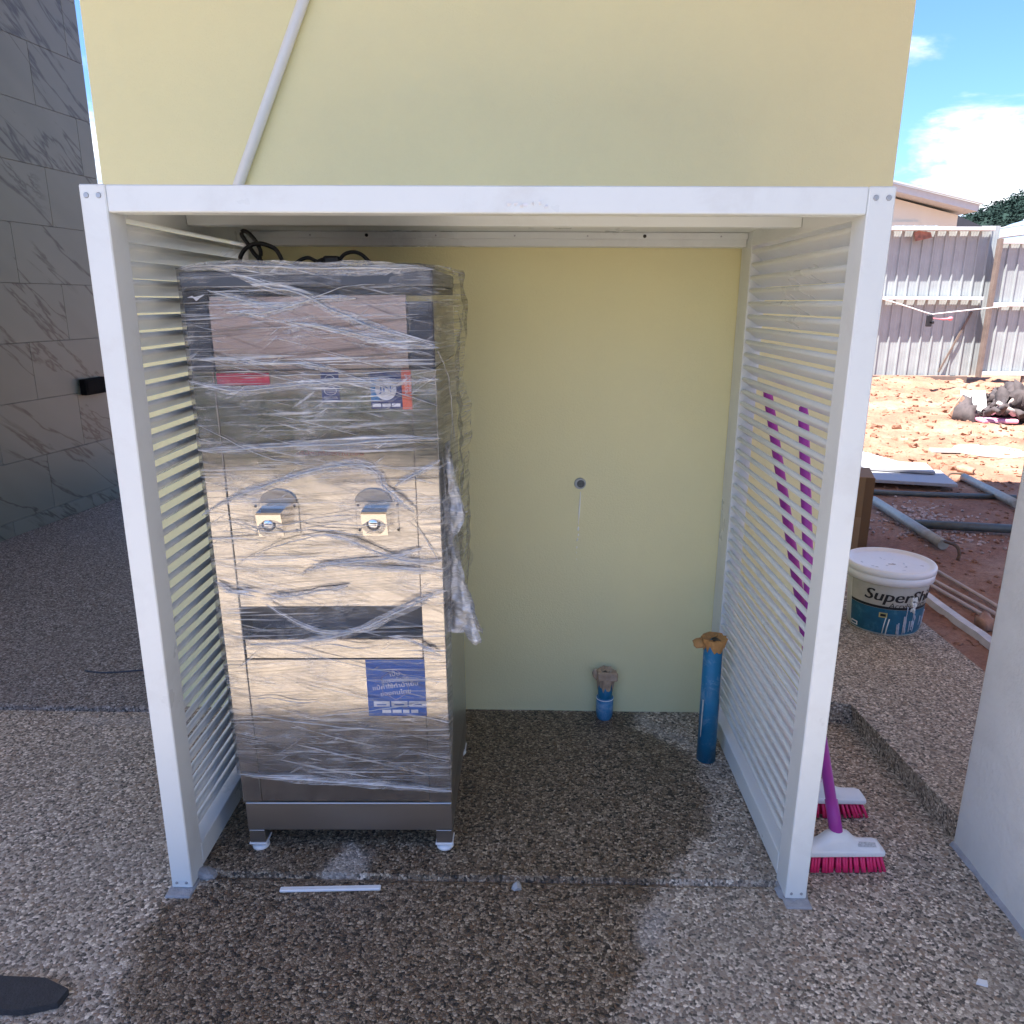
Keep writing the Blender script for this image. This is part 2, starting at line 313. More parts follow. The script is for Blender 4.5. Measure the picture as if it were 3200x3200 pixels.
def m_earth():
    m, t, p, out = base_mat('red_earth')
    g = N(t, 'ShaderNodeNewGeometry')
    n = N(t, 'ShaderNodeTexNoise', inp={'Scale': 1.1, 'Detail': 10.0, 'Roughness': 0.7}); t.links.new(g.outputs['Position'], n.inputs['Vector'])
    cr = N(t, 'ShaderNodeValToRGB'); e = cr.color_ramp.elements; e[0].position = 0.32; e[0].color = (0.22, 0.105, 0.072, 1); e[1].position = 0.72; e[1].color = (0.46, 0.31, 0.225, 1)
    q = e.new(0.5); q.color = (0.34, 0.18, 0.118, 1); t.links.new(n.outputs[0], cr.inputs[0])
    n2 = N(t, 'ShaderNodeTexNoise', inp={'Scale': 35.0, 'Detail': 6.0, 'Roughness': 0.7}); t.links.new(g.outputs['Position'], n2.inputs['Vector'])
    mr = N(t, 'ShaderNodeMapRange', inp={1: 0.3, 2: 0.7, 3: 0.72, 4: 1.2}); t.links.new(n2.outputs[0], mr.inputs[0])
    mu = N(t, 'ShaderNodeMix', data_type='RGBA', blend_type='MULTIPLY'); mu.inputs[0].default_value = 1; t.links.new(cr.outputs[0], mu.inputs[6]); t.links.new(mr.outputs[0], mu.inputs[7])
    t.links.new(mu.outputs[2], p.inputs['Base Color']); p.inputs['Roughness'].default_value = 0.95; p.inputs['Specular IOR Level'].default_value = 0.2
    b = N(t, 'ShaderNodeBump', inp={'Strength': 0.8, 'Distance': 0.03}); t.links.new(n2.outputs[0], b.inputs['Height']); t.links.new(b.outputs[0], p.inputs['Normal'])
    return m
M_earth = m_earth()

def m_marble():
    m, t, p, out = base_mat('grey_marble_tile')
    g = N(t, 'ShaderNodeNewGeometry'); mp_ = N(t, 'ShaderNodeMapping'); mp_.inputs['Rotation'].default_value = (R(38), 0, 0); t.links.new(g.outputs['Position'], mp_.inputs[0])
    oi = N(t, 'ShaderNodeObjectInfo')
    av = N(t, 'ShaderNodeVectorMath', operation='ADD'); t.links.new(mp_.outputs[0], av.inputs[0])
    rv = N(t, 'ShaderNodeMath', operation='MULTIPLY', inp={1: 7.0}); t.links.new(oi.outputs['Random'], rv.inputs[0])
    cbx = N(t, 'ShaderNodeCombineXYZ'); t.links.new(rv.outputs[0], cbx.inputs[2]); t.links.new(cbx.outputs[0], av.inputs[1])
    mp2 = N(t, 'ShaderNodeMapping'); mp2.inputs['Scale'].default_value = (0.5, 0.42, 2.0); t.links.new(av.outputs[0], mp2.inputs[0])
    def vein(scale, w, dist, det):
        n = N(t, 'ShaderNodeTexNoise', inp={'Scale': scale, 'Detail': det, 'Roughness': 0.6, 'Distortion': dist}); t.links.new(mp2.outputs[0], n.inputs['Vector'])
        s = N(t, 'ShaderNodeMath', operation='SUBTRACT', inp={1: 0.5}); t.links.new(n.outputs[0], s.inputs[0])
        a = N(t, 'ShaderNodeMath', operation='ABSOLUTE'); t.links.new(s.outputs[0], a.inputs[0])
        mr = N(t, 'ShaderNodeMapRange', inp={1: 0.0, 2: w, 3: 1.0, 4: 0.0}); t.links.new(a.outputs[0], mr.inputs[0]); return mr.outputs[0]
    v1 = vein(0.75, 0.013, 0.35, 6); v2 = vein(1.5, 0.022, 0.6, 8)
    nm = N(t, 'ShaderNodeTexNoise', inp={'Scale': 2.2, 'Detail': 2.0}); t.links.new(mp2.outputs[0], nm.inputs['Vector'])
    ms = N(t, 'ShaderNodeMapRange', inp={1: 0.53, 2: 0.62}); t.links.new(nm.outputs[0], ms.inputs[0])
    v2m = N(t, 'ShaderNodeMath', operation='MULTIPLY'); t.links.new(v2, v2m.inputs[0]); t.links.new(ms.outputs[0], v2m.inputs[1])
    vm = N(t, 'ShaderNodeMath', operation='MAXIMUM'); t.links.new(v1, vm.inputs[0]); t.links.new(v2m.outputs[0], vm.inputs[1])
    bgn = N(t, 'ShaderNodeMix', data_type='RGBA'); bgn.inputs[6].default_value = (0.15, 0.172, 0.162, 1); bgn.inputs[7].default_value = (0.22, 0.245, 0.23, 1); t.links.new(nm.outputs[0], bgn.inputs[0])
    fm = N(t, 'ShaderNodeMath', operation='MULTIPLY', inp={1: 0.85}); t.links.new(vm.outputs[0], fm.inputs[0])
    mi = N(t, 'ShaderNodeMix', data_type='RGBA'); mi.inputs[7].default_value = (0.055, 0.055, 0.055, 1); t.links.new(bgn.outputs[2], mi.inputs[6]); t.links.new(fm.outputs[0], mi.inputs[0])
    t.links.new(mi.outputs[2], p.inputs['Base Color']); p.inputs['Roughness'].default_value = 0.35
    return m
M_marble = m_marble()
M_grout = mat('dark_tile_grout', (0.10, 0.105, 0.105), 0.9)

def m_film(name, white=0.5, gl=0.16):
    """thin stretch film: clear, glossy, with white stretch streaks that also paint in wrinkle highlights"""
    m = bpy.data.materials.new(name); m.use_nodes = True; t = m.node_tree; t.nodes.clear()
    g = N(t, 'ShaderNodeNewGeometry')
    def streak(rot, sc, lo, hi, dist=0.6):
        mp_ = N(t, 'ShaderNodeMapping'); mp_.inputs['Rotation'].default_value = (0, R(rot), 0); t.links.new(g.outputs['Position'], mp_.inputs[0])
        mq = N(t, 'ShaderNodeMapping'); mq.inputs['Scale'].default_value = sc; t.links.new(mp_.outputs[0], mq.inputs[0])
        n = N(t, 'ShaderNodeTexNoise', inp={'Scale': 1.0, 'Detail': 4.0, 'Roughness': 0.55, 'Distortion': dist}); t.links.new(mq.outputs[0], n.inputs['Vector'])
        mr = N(t, 'ShaderNodeMapRange', inp={1: lo, 2: hi}); t.links.new(n.outputs[0], mr.inputs[0]); return n.outputs[0], mr.outputs[0]
    h1, s1 = streak(2, (4.5, 4.5, 190), 0.55, 0.65)
    h2, s2 = streak(-13, (3.5, 3.5, 130), 0.585, 0.69)
    h3, s3 = streak(34, (9, 9, 110), 0.63, 0.74)
    big = N(t, 'ShaderNodeTexNoise', inp={'Scale': 5.0, 'Detail': 3.0}); t.links.new(g.outputs['Position'], big.inputs['Vector'])
    bm_ = N(t, 'ShaderNodeMapRange', inp={1: 0.35, 2: 0.65, 3: 0.30, 4: 1.0}); t.links.new(big.outputs[0], bm_.inputs[0])
    a = N(t, 'ShaderNodeMath', operation='MAXIMUM'); t.links.new(s1, a.inputs[0]); t.links.new(s2, a.inputs[1])
    b = N(t, 'ShaderNodeMath', operation='MAXIMUM'); t.links.new(a.outputs[0], b.inputs[0]); t.links.new(s3, b.inputs[1])
    c = N(t, 'ShaderNodeMath', operation='MULTIPLY'); t.links.new(b.outputs[0], c.inputs[0]); t.links.new(bm_.outputs[0], c.inputs[1])
    d = N(t, 'ShaderNodeMath', operation='MULTIPLY_ADD', inp={1: white, 2: 0.018}); t.links.new(c.outputs[0], d.inputs[0])  # streak white also stands in for sky highlights on the wrinkles
    cl1 = N(t, 'ShaderNodeTexNoise', inp={'Scale': 6.5, 'Detail': 6.0, 'Roughness': 0.65, 'Distortion': 0.8}); t.links.new(g.outputs['Position'], cl1.inputs['Vector'])
    clr = N(t, 'ShaderNodeMapRange', inp={1: 0.47, 2: 0.72, 3: 0.0, 4: 0.42}); t.links.new(cl1.outputs[0], clr.inputs[0])
    fine, finem = streak(9, (14, 14, 150), 0.36, 0.62, 1.2)
    clm = N(t, 'ShaderNodeMath', operation='MULTIPLY'); t.links.new(clr.outputs[0], clm.inputs[0]); t.links.new(finem, clm.inputs[1])
    d0 = d; d = N(t, 'ShaderNodeMath', operation='ADD', use_clamp=True); t.links.new(d0.outputs[0], d.inputs[0]); t.links.new(clm.outputs[0], d.inputs[1])
    cru = N(t, 'ShaderNodeTexVoronoi', feature='DISTANCE_TO_EDGE', inp={'Scale': 26.0}); t.links.new(g.outputs['Position'], cru.inputs['Vector'])
    hs0 = N(t, 'ShaderNodeMath', operation='ADD'); t.links.new(h1, hs0.inputs[0]); t.links.new(h2, hs0.inputs[1])
    hs = N(t, 'ShaderNodeMath', operation='ADD'); t.links.new(hs0.outputs[0], hs.inputs[0]); t.links.new(cru.outputs['Distance'], hs.inputs[1])
    bp = N(t, 'ShaderNodeBump', inp={'Strength': 0.9, 'Distance': 0.006}); t.links.new(hs.outputs[0], bp.inputs['Height'])
    h4, s4 = streak(6, (3, 3, 110), 0.52, 0.66); h5, s5 = streak(-20, (4, 4, 80), 0.56, 0.70)
    a4 = N(t, 'ShaderNodeMath', operation='MAXIMUM'); t.links.new(s4, a4.inputs[0]); t.links.new(s5, a4.inputs[1])
    tcol = N(t, 'ShaderNodeMix', data_type='RGBA'); tcol.inputs[6].default_value = (0.97, 0.97, 0.98, 1); tcol.inputs[7].default_value = (0.66, 0.66, 0.67, 1); t.links.new(a4.outputs[0], tcol.inputs[0])
    tr = N(t, 'ShaderNodeBsdfTransparent'); t.links.new(tcol.outputs[2], tr.inputs[0])
    gs = N(t, 'ShaderNodeBsdfGlossy'); gs.inputs['Roughness'].default_value = 0.14; t.links.new(bp.outputs[0], gs.inputs['Normal'])
    lw = N(t, 'ShaderNodeLayerWeight', inp={0: 0.18}); t.links.new(bp.outputs[0], lw.inputs['Normal'])
    gf = N(t, 'ShaderNodeMath', operation='MULTIPLY_ADD', inp={1: 0.42, 2: gl * 0.5}); t.links.new(lw.outputs['Fresnel'], gf.inputs[0])
    m1 = N(t, 'ShaderNodeMixShader'); t.links.new(gf.outputs[0], m1.inputs[0]); t.links.new(tr.outputs[0], m1.inputs[1]); t.links.new(gs.outputs[0], m1.inputs[2])
    df = N(t, 'ShaderNodeBsdfDiffuse'); df.inputs[0].default_value = (0.84, 0.85, 0.88, 1); t.links.new(bp.outputs[0], df.inputs['Normal'])
    tl = N(t, 'ShaderNodeBsdfTranslucent'); tl.inputs[0].default_value = (0.8, 0.8, 0.82, 1)
    m3 = N(t, 'ShaderNodeMixShader', inp={0: 0.3}); t.links.new(df.outputs[0], m3.inputs[1]); t.links.new(tl.outputs[0], m3.inputs[2])
    gs2 = N(t, 'ShaderNodeBsdfGlossy'); gs2.inputs['Roughness'].default_value = 0.32; t.links.new(bp.outputs[0], gs2.inputs['Normal'])
    m4 = N(t, 'ShaderNodeMixShader', inp={0: 0.38}); t.links.new(m3.outputs[0], m4.inputs[1]); t.links.new(gs2.outputs[0], m4.inputs[2])
    m2 = N(t, 'ShaderNodeMixShader'); t.links.new(d.outputs[0], m2.inputs[0]); t.links.new(m1.outputs[0], m2.inputs[1]); t.links.new(m4.outputs[0], m2.inputs[2])
    o = N(t, 'ShaderNodeOutputMaterial'); t.links.new(m2.outputs[0], o.inputs[0])
    return m
M_film = m_film('stretch_film', 0.70, 0.09)
M_fold = m_film('stretch_film_fold', 0.65, 0.30)
def _opaque_fold(m, k):
    for n in m.node_tree.nodes:
        if n.type == 'MATH' and n.operation == 'MULTIPLY_ADD' and abs(n.inputs[2].default_value - 0.018) < 1e-6: n.inputs[2].default_value = k
_opaque_fold(M_fold, 0.66)
M_ribbon = m_film('stretch_film_ribbon', 0.85, 0.2)
_opaque_fold(M_ribbon, 0.22)

# ------------------------------------------------------------------ ground
bm = NB()
def quad(bm, pts): return bm.faces.new([bm.verts.new(p) for p in pts])
WETR = [(0.504, 0.946), (0.519, 0.837), (0.592, 0.75), (0.655, 0.685), (0.687, 0.576), (0.689, 0.446), (0.649, 0.291), (0.59, 0.197), (0.505, 0.109), (0.431, 0.009), (0.376, -0.083), (0.389, -0.181), (0.36, -0.285), (0.25, -0.50), (0.05, -0.62)]
WETL = [(-0.45, -0.62), (-0.70, -0.48), (-0.823, -0.313), (-0.844, -0.21), (-0.852, -0.112), (-0.821, -0.031), (-0.75, 0.038), (-0.80, 0.163), (-0.80, 0.96)]
WET = WETR + WETL; DRY = [(-0.46, 0.05), (-0.43, 0.145), (-0.409, 0.20), (-0.36, 0.139), (-0.31, 0.05)]
BLOOM = [((0.54, 0.90), (0.60, 0.78), 0.05), ((0.64, 0.80), (0.70, 0.70), 0.05), ((-0.42, 0.08), (-0.36, 0.12), 0.07), ((-1.75, 0.84), (-1.1, 0.84), 0.07), ((0.40, -0.15), (0.45, -0.05), 0.05)]
def inside(p, poly):
    x, y = p; c = False; n = len(poly)
    for i in range(n):
        x0, y0 = poly[i]; x1, y1 = poly[i - 1]
        if (y0 > y) != (y1 > y) and x < (x1 - x0) * (y - y0) / (y1 - y0) + x0: c = not c
    return c
def segd(p, a, b):
    ax, ay = a; bx_, by = b; dx, dy = bx_ - ax, by - ay; L = dx * dx + dy * dy
    t_ = 0 if L == 0 else max(0, min(1, ((p[0] - ax) * dx + (p[1] - ay) * dy) / L))
    return math.hypot(p[0] - ax - dx * t_, p[1] - ay - dy * t_)
def polyd(p, poly): return min(segd(p, poly[i - 1], poly[i]) for i in range(len(poly)))
def wetness(p):
    d = polyd(p, WET); s = d if inside(p, WET) else -d
    w = max(0, min(1, 0.5 + s / 0.16))
    d = polyd(p, DRY); s = d if inside(p, DRY) else -d
    return w * (1 - max(0, min(1, 0.5 + s / 0.07)))
def bloomness(p):
    return max(max(0, min(1, 1.15 - segd(p, a, b) / w * 0.8)) for a, b, w in BLOOM)
GX0, GX1, GY0, GY1, GS = -1.6, 1.42, -0.9, 0.97, 0.02
nx = int(round((GX1 - GX0) / GS)); ny = int(round((GY1 - GY0) / GS))
wl = bm.verts.layers.float.new('wet'); bl = bm.verts.layers.float.new('bloom')
gv = []
for j in range(ny + 1):
    row = []
    for i in range(nx + 1):
        x = GX0 + i * GS; y = GY0 + j * GS
        if abs(y - 0.06) < 0.011: y = 0.058
        elif abs(y - 0.08) < 0.011: y = 0.066
        h = 0.006 if (abs(x) < 0.83 and y > 0.062) else 0.0
        if abs(x) < 0.80 and 0.05 < y < 0.06: h = -0.009
        h += 0.0018 * noise.noise(Vector((x * 3, y * 3, 0)))
        v = bm.verts.new((x, y, h)); v[wl] = wetness((x, y)); v[bl] = bloomness((x, y)); row.append(v)
    gv.append(row)
for j in range(ny):
    for i in range(nx): bm.faces.new((gv[j][i], gv[j][i + 1], gv[j + 1][i + 1], gv[j + 1][i]))
quad(bm, ((-6, -5.0, 0), (GX0, -5.0, 0), (GX0, 0.905, 0), (-6, 0.905, 0)))
quad(bm, ((GX0, -5.0, 0), (3.0, -5.0, 0), (3.0, GY0, 0), (GX0, GY0, 0)))
fl = struct('paved_floor', bm, M_floor)
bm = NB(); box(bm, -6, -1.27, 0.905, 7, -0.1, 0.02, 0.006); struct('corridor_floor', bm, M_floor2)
# raised platform with kerb (L shaped)
bm = NB()
prism(bm, [(1.225, 0.90), (1.322, 0.90), (1.356, 0.282), (1.359, 0.10), (1.975, 0.10), (1.975, 7.0), (1.225, 7.0)], 'z', -0.2, 0.082)
bmesh.ops.bevel(bm, geom=[e for e in bm.edges if all(v.co.z > 0.08 for v in e.verts)], offset=0.012, segments=2, affect='EDGES')
struct('platform', bm, M_plat)
# red earth: near terrain plus a sheet to the horizon
bm = NB(); quad(bm, ((-900, -900, -0.22), (900, -900, -0.22), (900, 900, -0.22), (-900, 900, -0.22))); struct('ground', bm, M_earth)
def earth_h(x, y):
    h = -0.105
    k = min(1, max(0, (y - 5.5) / 2.0)) * min(1, max(0.25, (x - 2) / 2))
    h += 0.055 * noise.noise(Vector((x * 0.8, y * 0.8, 3))) * (0.2 + k)
    h += k * (0.06 * noise.noise(Vector((x * 2.2, y * 2.2, 7))) + 0.045 * noise.noise(Vector((x * 5.5, y * 5.5, 1))))
    h += 0.010 * noise.noise(Vector((x * 9, y * 9, 5)))
    if x < 9.5: h += 0.30 * math.exp(-((y - 14.2) / 0.8) ** 2) * (0.6 + 0.5 * noise.noise(Vector((x, y * .6, 9)))) * min(1, max(0, (9.3 - x) / 1.5))
    return h
bm = NB(); rows = []
xs = [1.9 + 0.045 * i for i in range(60)] + [4.6 + 0.075 * i for i in range(110)]
ys = [0.2 + 0.05 * i for i in range(110)] + [5.7 + 0.07 * i for i in range(150)]
for y in ys: rows.append([bm.verts.new((x, y, earth_h(x, y))) for x in xs])
for a, b in zip(rows[:-1], rows[1:]):
    for i in range(len(xs) - 1):
        fc = bm.faces.new((a[i], a[i + 1], b[i + 1], b[i])); fc.smooth = True
struct('red_earth', bm, M_earth)
# loose clods and gravel
bm = NB(); rg = random.Random(3)
for i in range(2600):
    y = rg.uniform(1.8, 14.5); x = rg.uniform(2.05, 2.5 + y * 0.62)
    if x < 2.05: continue
    sunlit = y > 5.4
    rr = rg.uniform(0.008, 0.022) if not sunlit else rg.choice([rg.uniform(0.012, 0.03)] * 4 + [rg.uniform(0.03, 0.075)])
    rock(bm, (x, y, earth_h(x, y) + rr * 0.2), rr, (1, rg.uniform(.7, 1.1), rg.uniform(.4, .75)), 1, 0.5, rg)
cl = obj('earth_clods', bm, M_earth); cl['kind'] = 'stuff'; tag(cl, 'loose red clods and grit scattered over the earth yard', 'clods')
bm = NB()
for i in range(420):
    x = 2.75 + rg.gauss(0.45, .25); y = 3.95 + rg.gauss(0.1, .32)
    if x > 2.1: rock(bm, (x, y, earth_h(x, y) + .006), rg.uniform(.008, .02), (1, .9, .6), 1, .4, rg)
gr = obj('gravel', bm, mat('pinkish_gravel', (0.42, 0.32, 0.28), 0.9, var=0.4, scale=30)); gr['kind'] = 'stuff'; tag(gr, 'pinkish gravel spread on shaded red earth', 'gravel')

# ------------------------------------------------------------------ walls and canopy
t = thing('yellow_wall', 'pale yellow painted wall behind the white louvred enclosure', 'wall', (0, 0.95, 0))
bm = NB(); box(bm, -1.283, 1.248, 0.95, 4.2, -0.2, 4.2)
obj('wall_block', bm, M_yel, t)
# pipe hole with ring and paint drips under it
bm = NB(); cyl(bm, (0.285, 0.9505, 0.902), (0.285, 0.943, 0.902), 0.021, 0.019, 24)
ringo = obj('pipe_socket', bm, mat('grey_socket_ring', (0.36, 0.40, 0.42), 0.5, dirt=(0.7, 0.7, 0.66), dirt_amt=.6, dirt_scale=60), t)
bm = NB(); cyl(bm, (0.287, 0.945, 0.902), (0.287, 0.9405, 0.902), 0.0145, 0.013, 20); obj('pipe_mouth', bm, mat('dark_pipe_mouth', (0.035, 0.06, 0.075), 0.4, var=.5, scale=120), ringo)
bm = NB(); tube(bm, [(0.287, 0.949, 0.872), (0.286, 0.949, 0.83), (0.284, 0.949, 0.79), (0.283, 0.949, 0.75)], [0.0022, .0046, .0052, .0022], 6, .6)
for (x, z, q) in ((0.283, .735, .0042), (.284, .712, .0024), (.281, .695, .0036), (.280, .665, .0026), (.279, .645, .002), (.28, .62, .0014)): rock(bm, (x, .949, z), q, (1, .5, 2.2), 1, .2)
obj('paint_drip', bm, M_splash, t)
bm = NB(); cyl(bm, (-0.300, 0.932, 3.014), (-1.03, 0.932, 1.463), 0.0165, None, 16)
single('white_conduit', 'white conduit pipe running diagonally up the yellow wall', 'pipe', bm, M_alu, (-1.03, 0.935, 1.463))
# extend conduit upward is the same straight run

t = thing('marble_wall', 'dark grey veined marble tiled wall in the left corridor', 'wall', (-3.25, 3.0, 0))
A = math.atan2(0.145, 1.0)
MW = Matrix.Translation((-3.25, 3.0, 0)) @ Matrix.Rotation(-A, 4, 'Z')
bm = NB(); box(bm, -0.25, -0.009, -2.2, 1.32, -0.1, 4.2, M=MW); obj('backing', bm, M_grout, t)
zj = [0.02, 0.12, 0.495, 0.87, 1.245, 1.62, 1.995, 2.37, 2.745, 3.12, 3.495, 3.87, 4.2]
for k in range(len(zj) - 1):
    off = 0.375 if k % 2 else 0.0
    y = -2.2 - off
    while y < 1.32:
        y0 = max(y, -2.2); y1 = min(y + 0.75, 1.32)
        if y1 - y0 > 0.05:
            bm = NB(); box(bm, -0.009, 0.0, y0 + 0.0012, y1 - 0.0012, zj[k] + 0.0012, zj[k + 1] - 0.0012, 0.0008, M=MW)
            obj('tile', bm, M_marble, t)
        y += 0.75
bm = NB(); box(bm, 0.001, 0.05, 0.83, 1.08, 0.85, 0.965, 0.006, M=MW)
sk = thing('socket_box', 'black socket box fixed low on the marble wall', 'socket box', tuple(MW @ Vector((0.02, 0.95, 0.85))))
obj('housing', bm, M_socket, sk)
bm = NB(); box(bm, 0.05, 0.054, 0.85, 1.06, 0.87, 0.945, 0.002, M=MW); obj('cover', bm, M_socket, sk)

bm = NB(); box(bm, 1.348, 1.62, -1.15, 0.238, -0.1, 4.2, 0.012, seg=2)
single('plastered_pier', 'grey white plastered pier at the right beside the kerb', 'wall', bm, M_plaster, (1.48, -.45, -0.1))
bm = NB(); rg = random.Random(77); rw = []
for k in range(40):
    y = -0.9 + 1.13 * k / 39; w = .010 + .006 * noise.noise(Vector((y * 14, 0, 0))); h = .014 + .008 * noise.noise(Vector((y * 17, 4, 0)))
    rw.append([bm.verts.new(q) for q in ((1.3495, y, h), (1.348 - w * .4, y, h * .7), (1.348 - w, y, .0005))])
for a, b in zip(rw[:-1], rw[1:]):
    for j in range(2): bm.faces.new((a[j], a[j + 1], b[j + 1], b[j]))
single('mortar_bead', 'rough pale mortar bead along the foot of the plastered pier', 'mortar', bm, M_mortar, (1.345, -.3, 0))
bm = NB(); box(bm, -12, 8.0, -1.77, 4.27, 4.2, 4.4)
single('canopy_roof', 'flat canopy roof slab overhead shading the paved bay', 'roof', bm, M_canopy, (0, 1, 4.2))

# ------------------------------------------------------------------ louvred enclosure
HW, PW = 0.841, 0.055
t = thing('louvre_enclosure', 'white aluminium louvred enclosure standing against the yellow wall', 'enclosure', (0, 0.45, 0))
def screw(parent, x, y, z, rr=0.006):
    bm = NB(); cyl(bm, (x, y, z), (x, y - 0.002, z), rr, rr * .8, 10); obj('screw', bm, M_screw, parent)
for s in (-1, 1):
    xi, xo = s * (HW - PW), s * HW
    bm = NB(); box(bm, min(xi, xo), max(xi, xo), 0.0, 0.075, 0.006, 1.75, 0.0025)
    p = obj('front_post', bm, M_alu, t)
    for dx in (0.014, 0.040):
        screw(p, s * (HW - dx), 0.0, 1.728); screw(p, s * (HW - dx), 0.0, 0.022, 0.004)
    bm = NB(); box(bm, min(xi, xo), max(xi, xo), 0.832, 0.946, 0.006, 1.748, 0.0025); obj('rear_post', bm, M_alu, t)
    bm = NB(); box(bm, min(xi, xo), max(xi, xo), 0.0765, 0.8305, 1.690, 1.747, 0.002); obj('top_rail', bm, M_alu, t)
    bm = NB(); box(bm, min(xi, xo), max(xi, xo), 0.0765, 0.8305, 0.018, 0.085, 0.002); obj('bottom_rail', bm, M_alu, t)
    # mortar pads under the feet
    bm = NB(); rg = random.Random(5 if s > 0 else 9)
    box(bm, s * (HW - .026) - 0.034, s * (HW - .026) + 0.034, -0.030, 0.09, -0.004, 0.0052, 0.003)
    if s < 0: 
        rock(bm, (-0.775, 0.06, 0.004), 0.03, (1, 1.2, .5), 2, .3, rg)
    else: rock(bm, (0.81, 0.02, 0.0), 0.036, (1.1, 1, .35), 2, .3, rg)
    obj('mortar_foot', bm, M_mortar, t)
    # slats: Z profile, inner edge high, outer edge low
    bm = NB()
    a = 0.0016
    prof = [(.0075 + .0075 * math.cos(R(q)), -.001 + .0075 * math.sin(R(q))) for q in range(60, 271, 30)] + [(.036, -.0285), (.0425, -.0295), (.0425, -.0275), (.037, -.0255)]
    prism(bm, [(s * (HW - PW + 0.003 + q[0]), q[1]) for q in prof], 'y', 0.0765, 0.8305)
    for fc in bm.faces:
        if len(fc.verts) == 4: fc.smooth = False
    me = mesh_from(bm, 'slat'); me.materials.append(M_alu)
    for k in range(40):
        o = link('slat', me, t); o.location = (0, 0, 1.675 - 0.0392 * k)
        o.matrix_parent_inverse = Matrix.Translation(-Vector(t['base']))
bm = NB(); box(bm, -HW + PW + .0005, HW - PW - .0005, 0.001, 0.056, 1.6955, 1.7495, 0.0025); obj('front_beam', bm, M_alu, t)
bm = NB(); box(bm, -HW + PW + .001, HW - PW - .001, 0.385, 0.425, 1.705, 1.7325, 0.002); obj('cross_bar', bm, M_alu, t)
bm = NB(); box(bm, -HW + PW + .001, HW - PW - .001, 0.885, 0.945, 1.690, 1.7325, 0.002); br = obj('rear_beam', bm, M_alu, t)
bm = NB(); box(bm, -HW + PW + .001, HW - PW - .001, 0.876, 0.8845, 1.712, 1.7325, 0.001); br2 = obj('rear_angle', bm, M_alu, t)
for x in (-.60, -.42, -.20, .05, .28, .46, .70):
    bm = NB(); q = 0.0055 if x in (-.42, .46) else 0.0028
    cyl(bm, (x, 0.876, 1.721), (x, 0.8735, 1.721), q, q, 8); obj('screw', bm, M_black if q > .004 else M_screw, br2)
bm = NB(); box(bm, -HW + PW - .01, HW - PW + .01, 0.058, 0.945, 1.7335, 1.7385); obj('top_sheet', bm, M_alu, t)
bm = NB(); rg = random.Random(11)   # scuff of filler on beam face
for i in range(7): rock(bm, (0.055 + .012 * i + rg.uniform(-.004, .004), .001, 1.712 + rg.uniform(-.003, .004)), .008, (1.2, .10, .55), 1, .3, rg)
obj('filler_smear', bm, M_print, t)

# ------------------------------------------------------------------ text helper
def text_mesh(s, size, width=None, shear=0.0):
    c = bpy.data.curves.new('lettering', 'FONT'); c.body = s; c.size = size; c.align_x = 'CENTER'; c.align_y = 'CENTER'; c.extrude = 0.0; c.shear = shear; c.resolution_u = 3
    o = bpy.data.objects.new('lettering', c); COL.objects.link(o)
    bpy.context.view_layer.update()
    dg = bpy.context.evaluated_depsgraph_get()
    me = bpy.data.meshes.new_from_object(o.evaluated_get(dg))
    bpy.data.objects.remove(o); bpy.data.curves.remove(c)
    if width and me.vertices:
        w = max(v.co.x for v in me.vertices) - min(v.co.x for v in me.vertices)
        if w > 0: me.transform(Matrix.Diagonal((width / w, 1, 1, 1)))
    return me
def flat_text(s, size, x, y, z, m, parent, width=None, rot=0.0, bold=0.0, name='lettering'):
    me = text_mesh(s, size, width)
    me.transform(Matrix.Translation((x, y, z)) @ Matrix.Rotation(rot, 4, 'Y') @ Matrix.Rotation(R(90), 4, 'X'))
    me.materials.clear(); me.materials.append(m)
    return link(name, me, parent)

# ------------------------------------------------------------------ water dispenser
LEAN = 0.0175
DX, DY = -0.394, 0.15
D = thing('water_dispenser', 'stainless steel water dispenser with two push taps wrapped in clear stretch film', 'water dispenser', (DX, DY + 0.26, 0))
X0, X1 = DX - 0.2925, DX + 0.2925
YB = DY + 0.52
def U(x, z): return x + LEAN * z
IL, IR = U(-0.650, .9), U(-0.178, .9)
# feet
for x in (X0 + 0.028, X1 - 0.026):
    for y in (DY + 0.022, YB - 0.03):
        bm = NB(); box(bm, x - 0.022, x + 0.022, y - 0.021, y + 0.021, 0.036, 0.0765, 0.001)
        lg = obj('leg', bm, M_steel_dark, D)
        bm = NB(); box(bm, x - .025, x + .025, y - .024, y + .024, .0305, .0358, .001); cyl(bm, (x, y, .012), (x, y, .031), .008, None, 12)
        lathe(bm, [(0, 0.0), (.021, .001), (.0245, .006), (.023, .012), (.012, .017), (0, .018)], (x, y, .0065), 20); obj('levelling_foot', bm, M_whitepl, lg)
bm = NB(); box(bm, X0 + .004, X1 - .001, DY + 0.001, YB - .004, 0.077, 0.1655, 0.002); obj('base_plinth', bm, M_steel_dark, D)
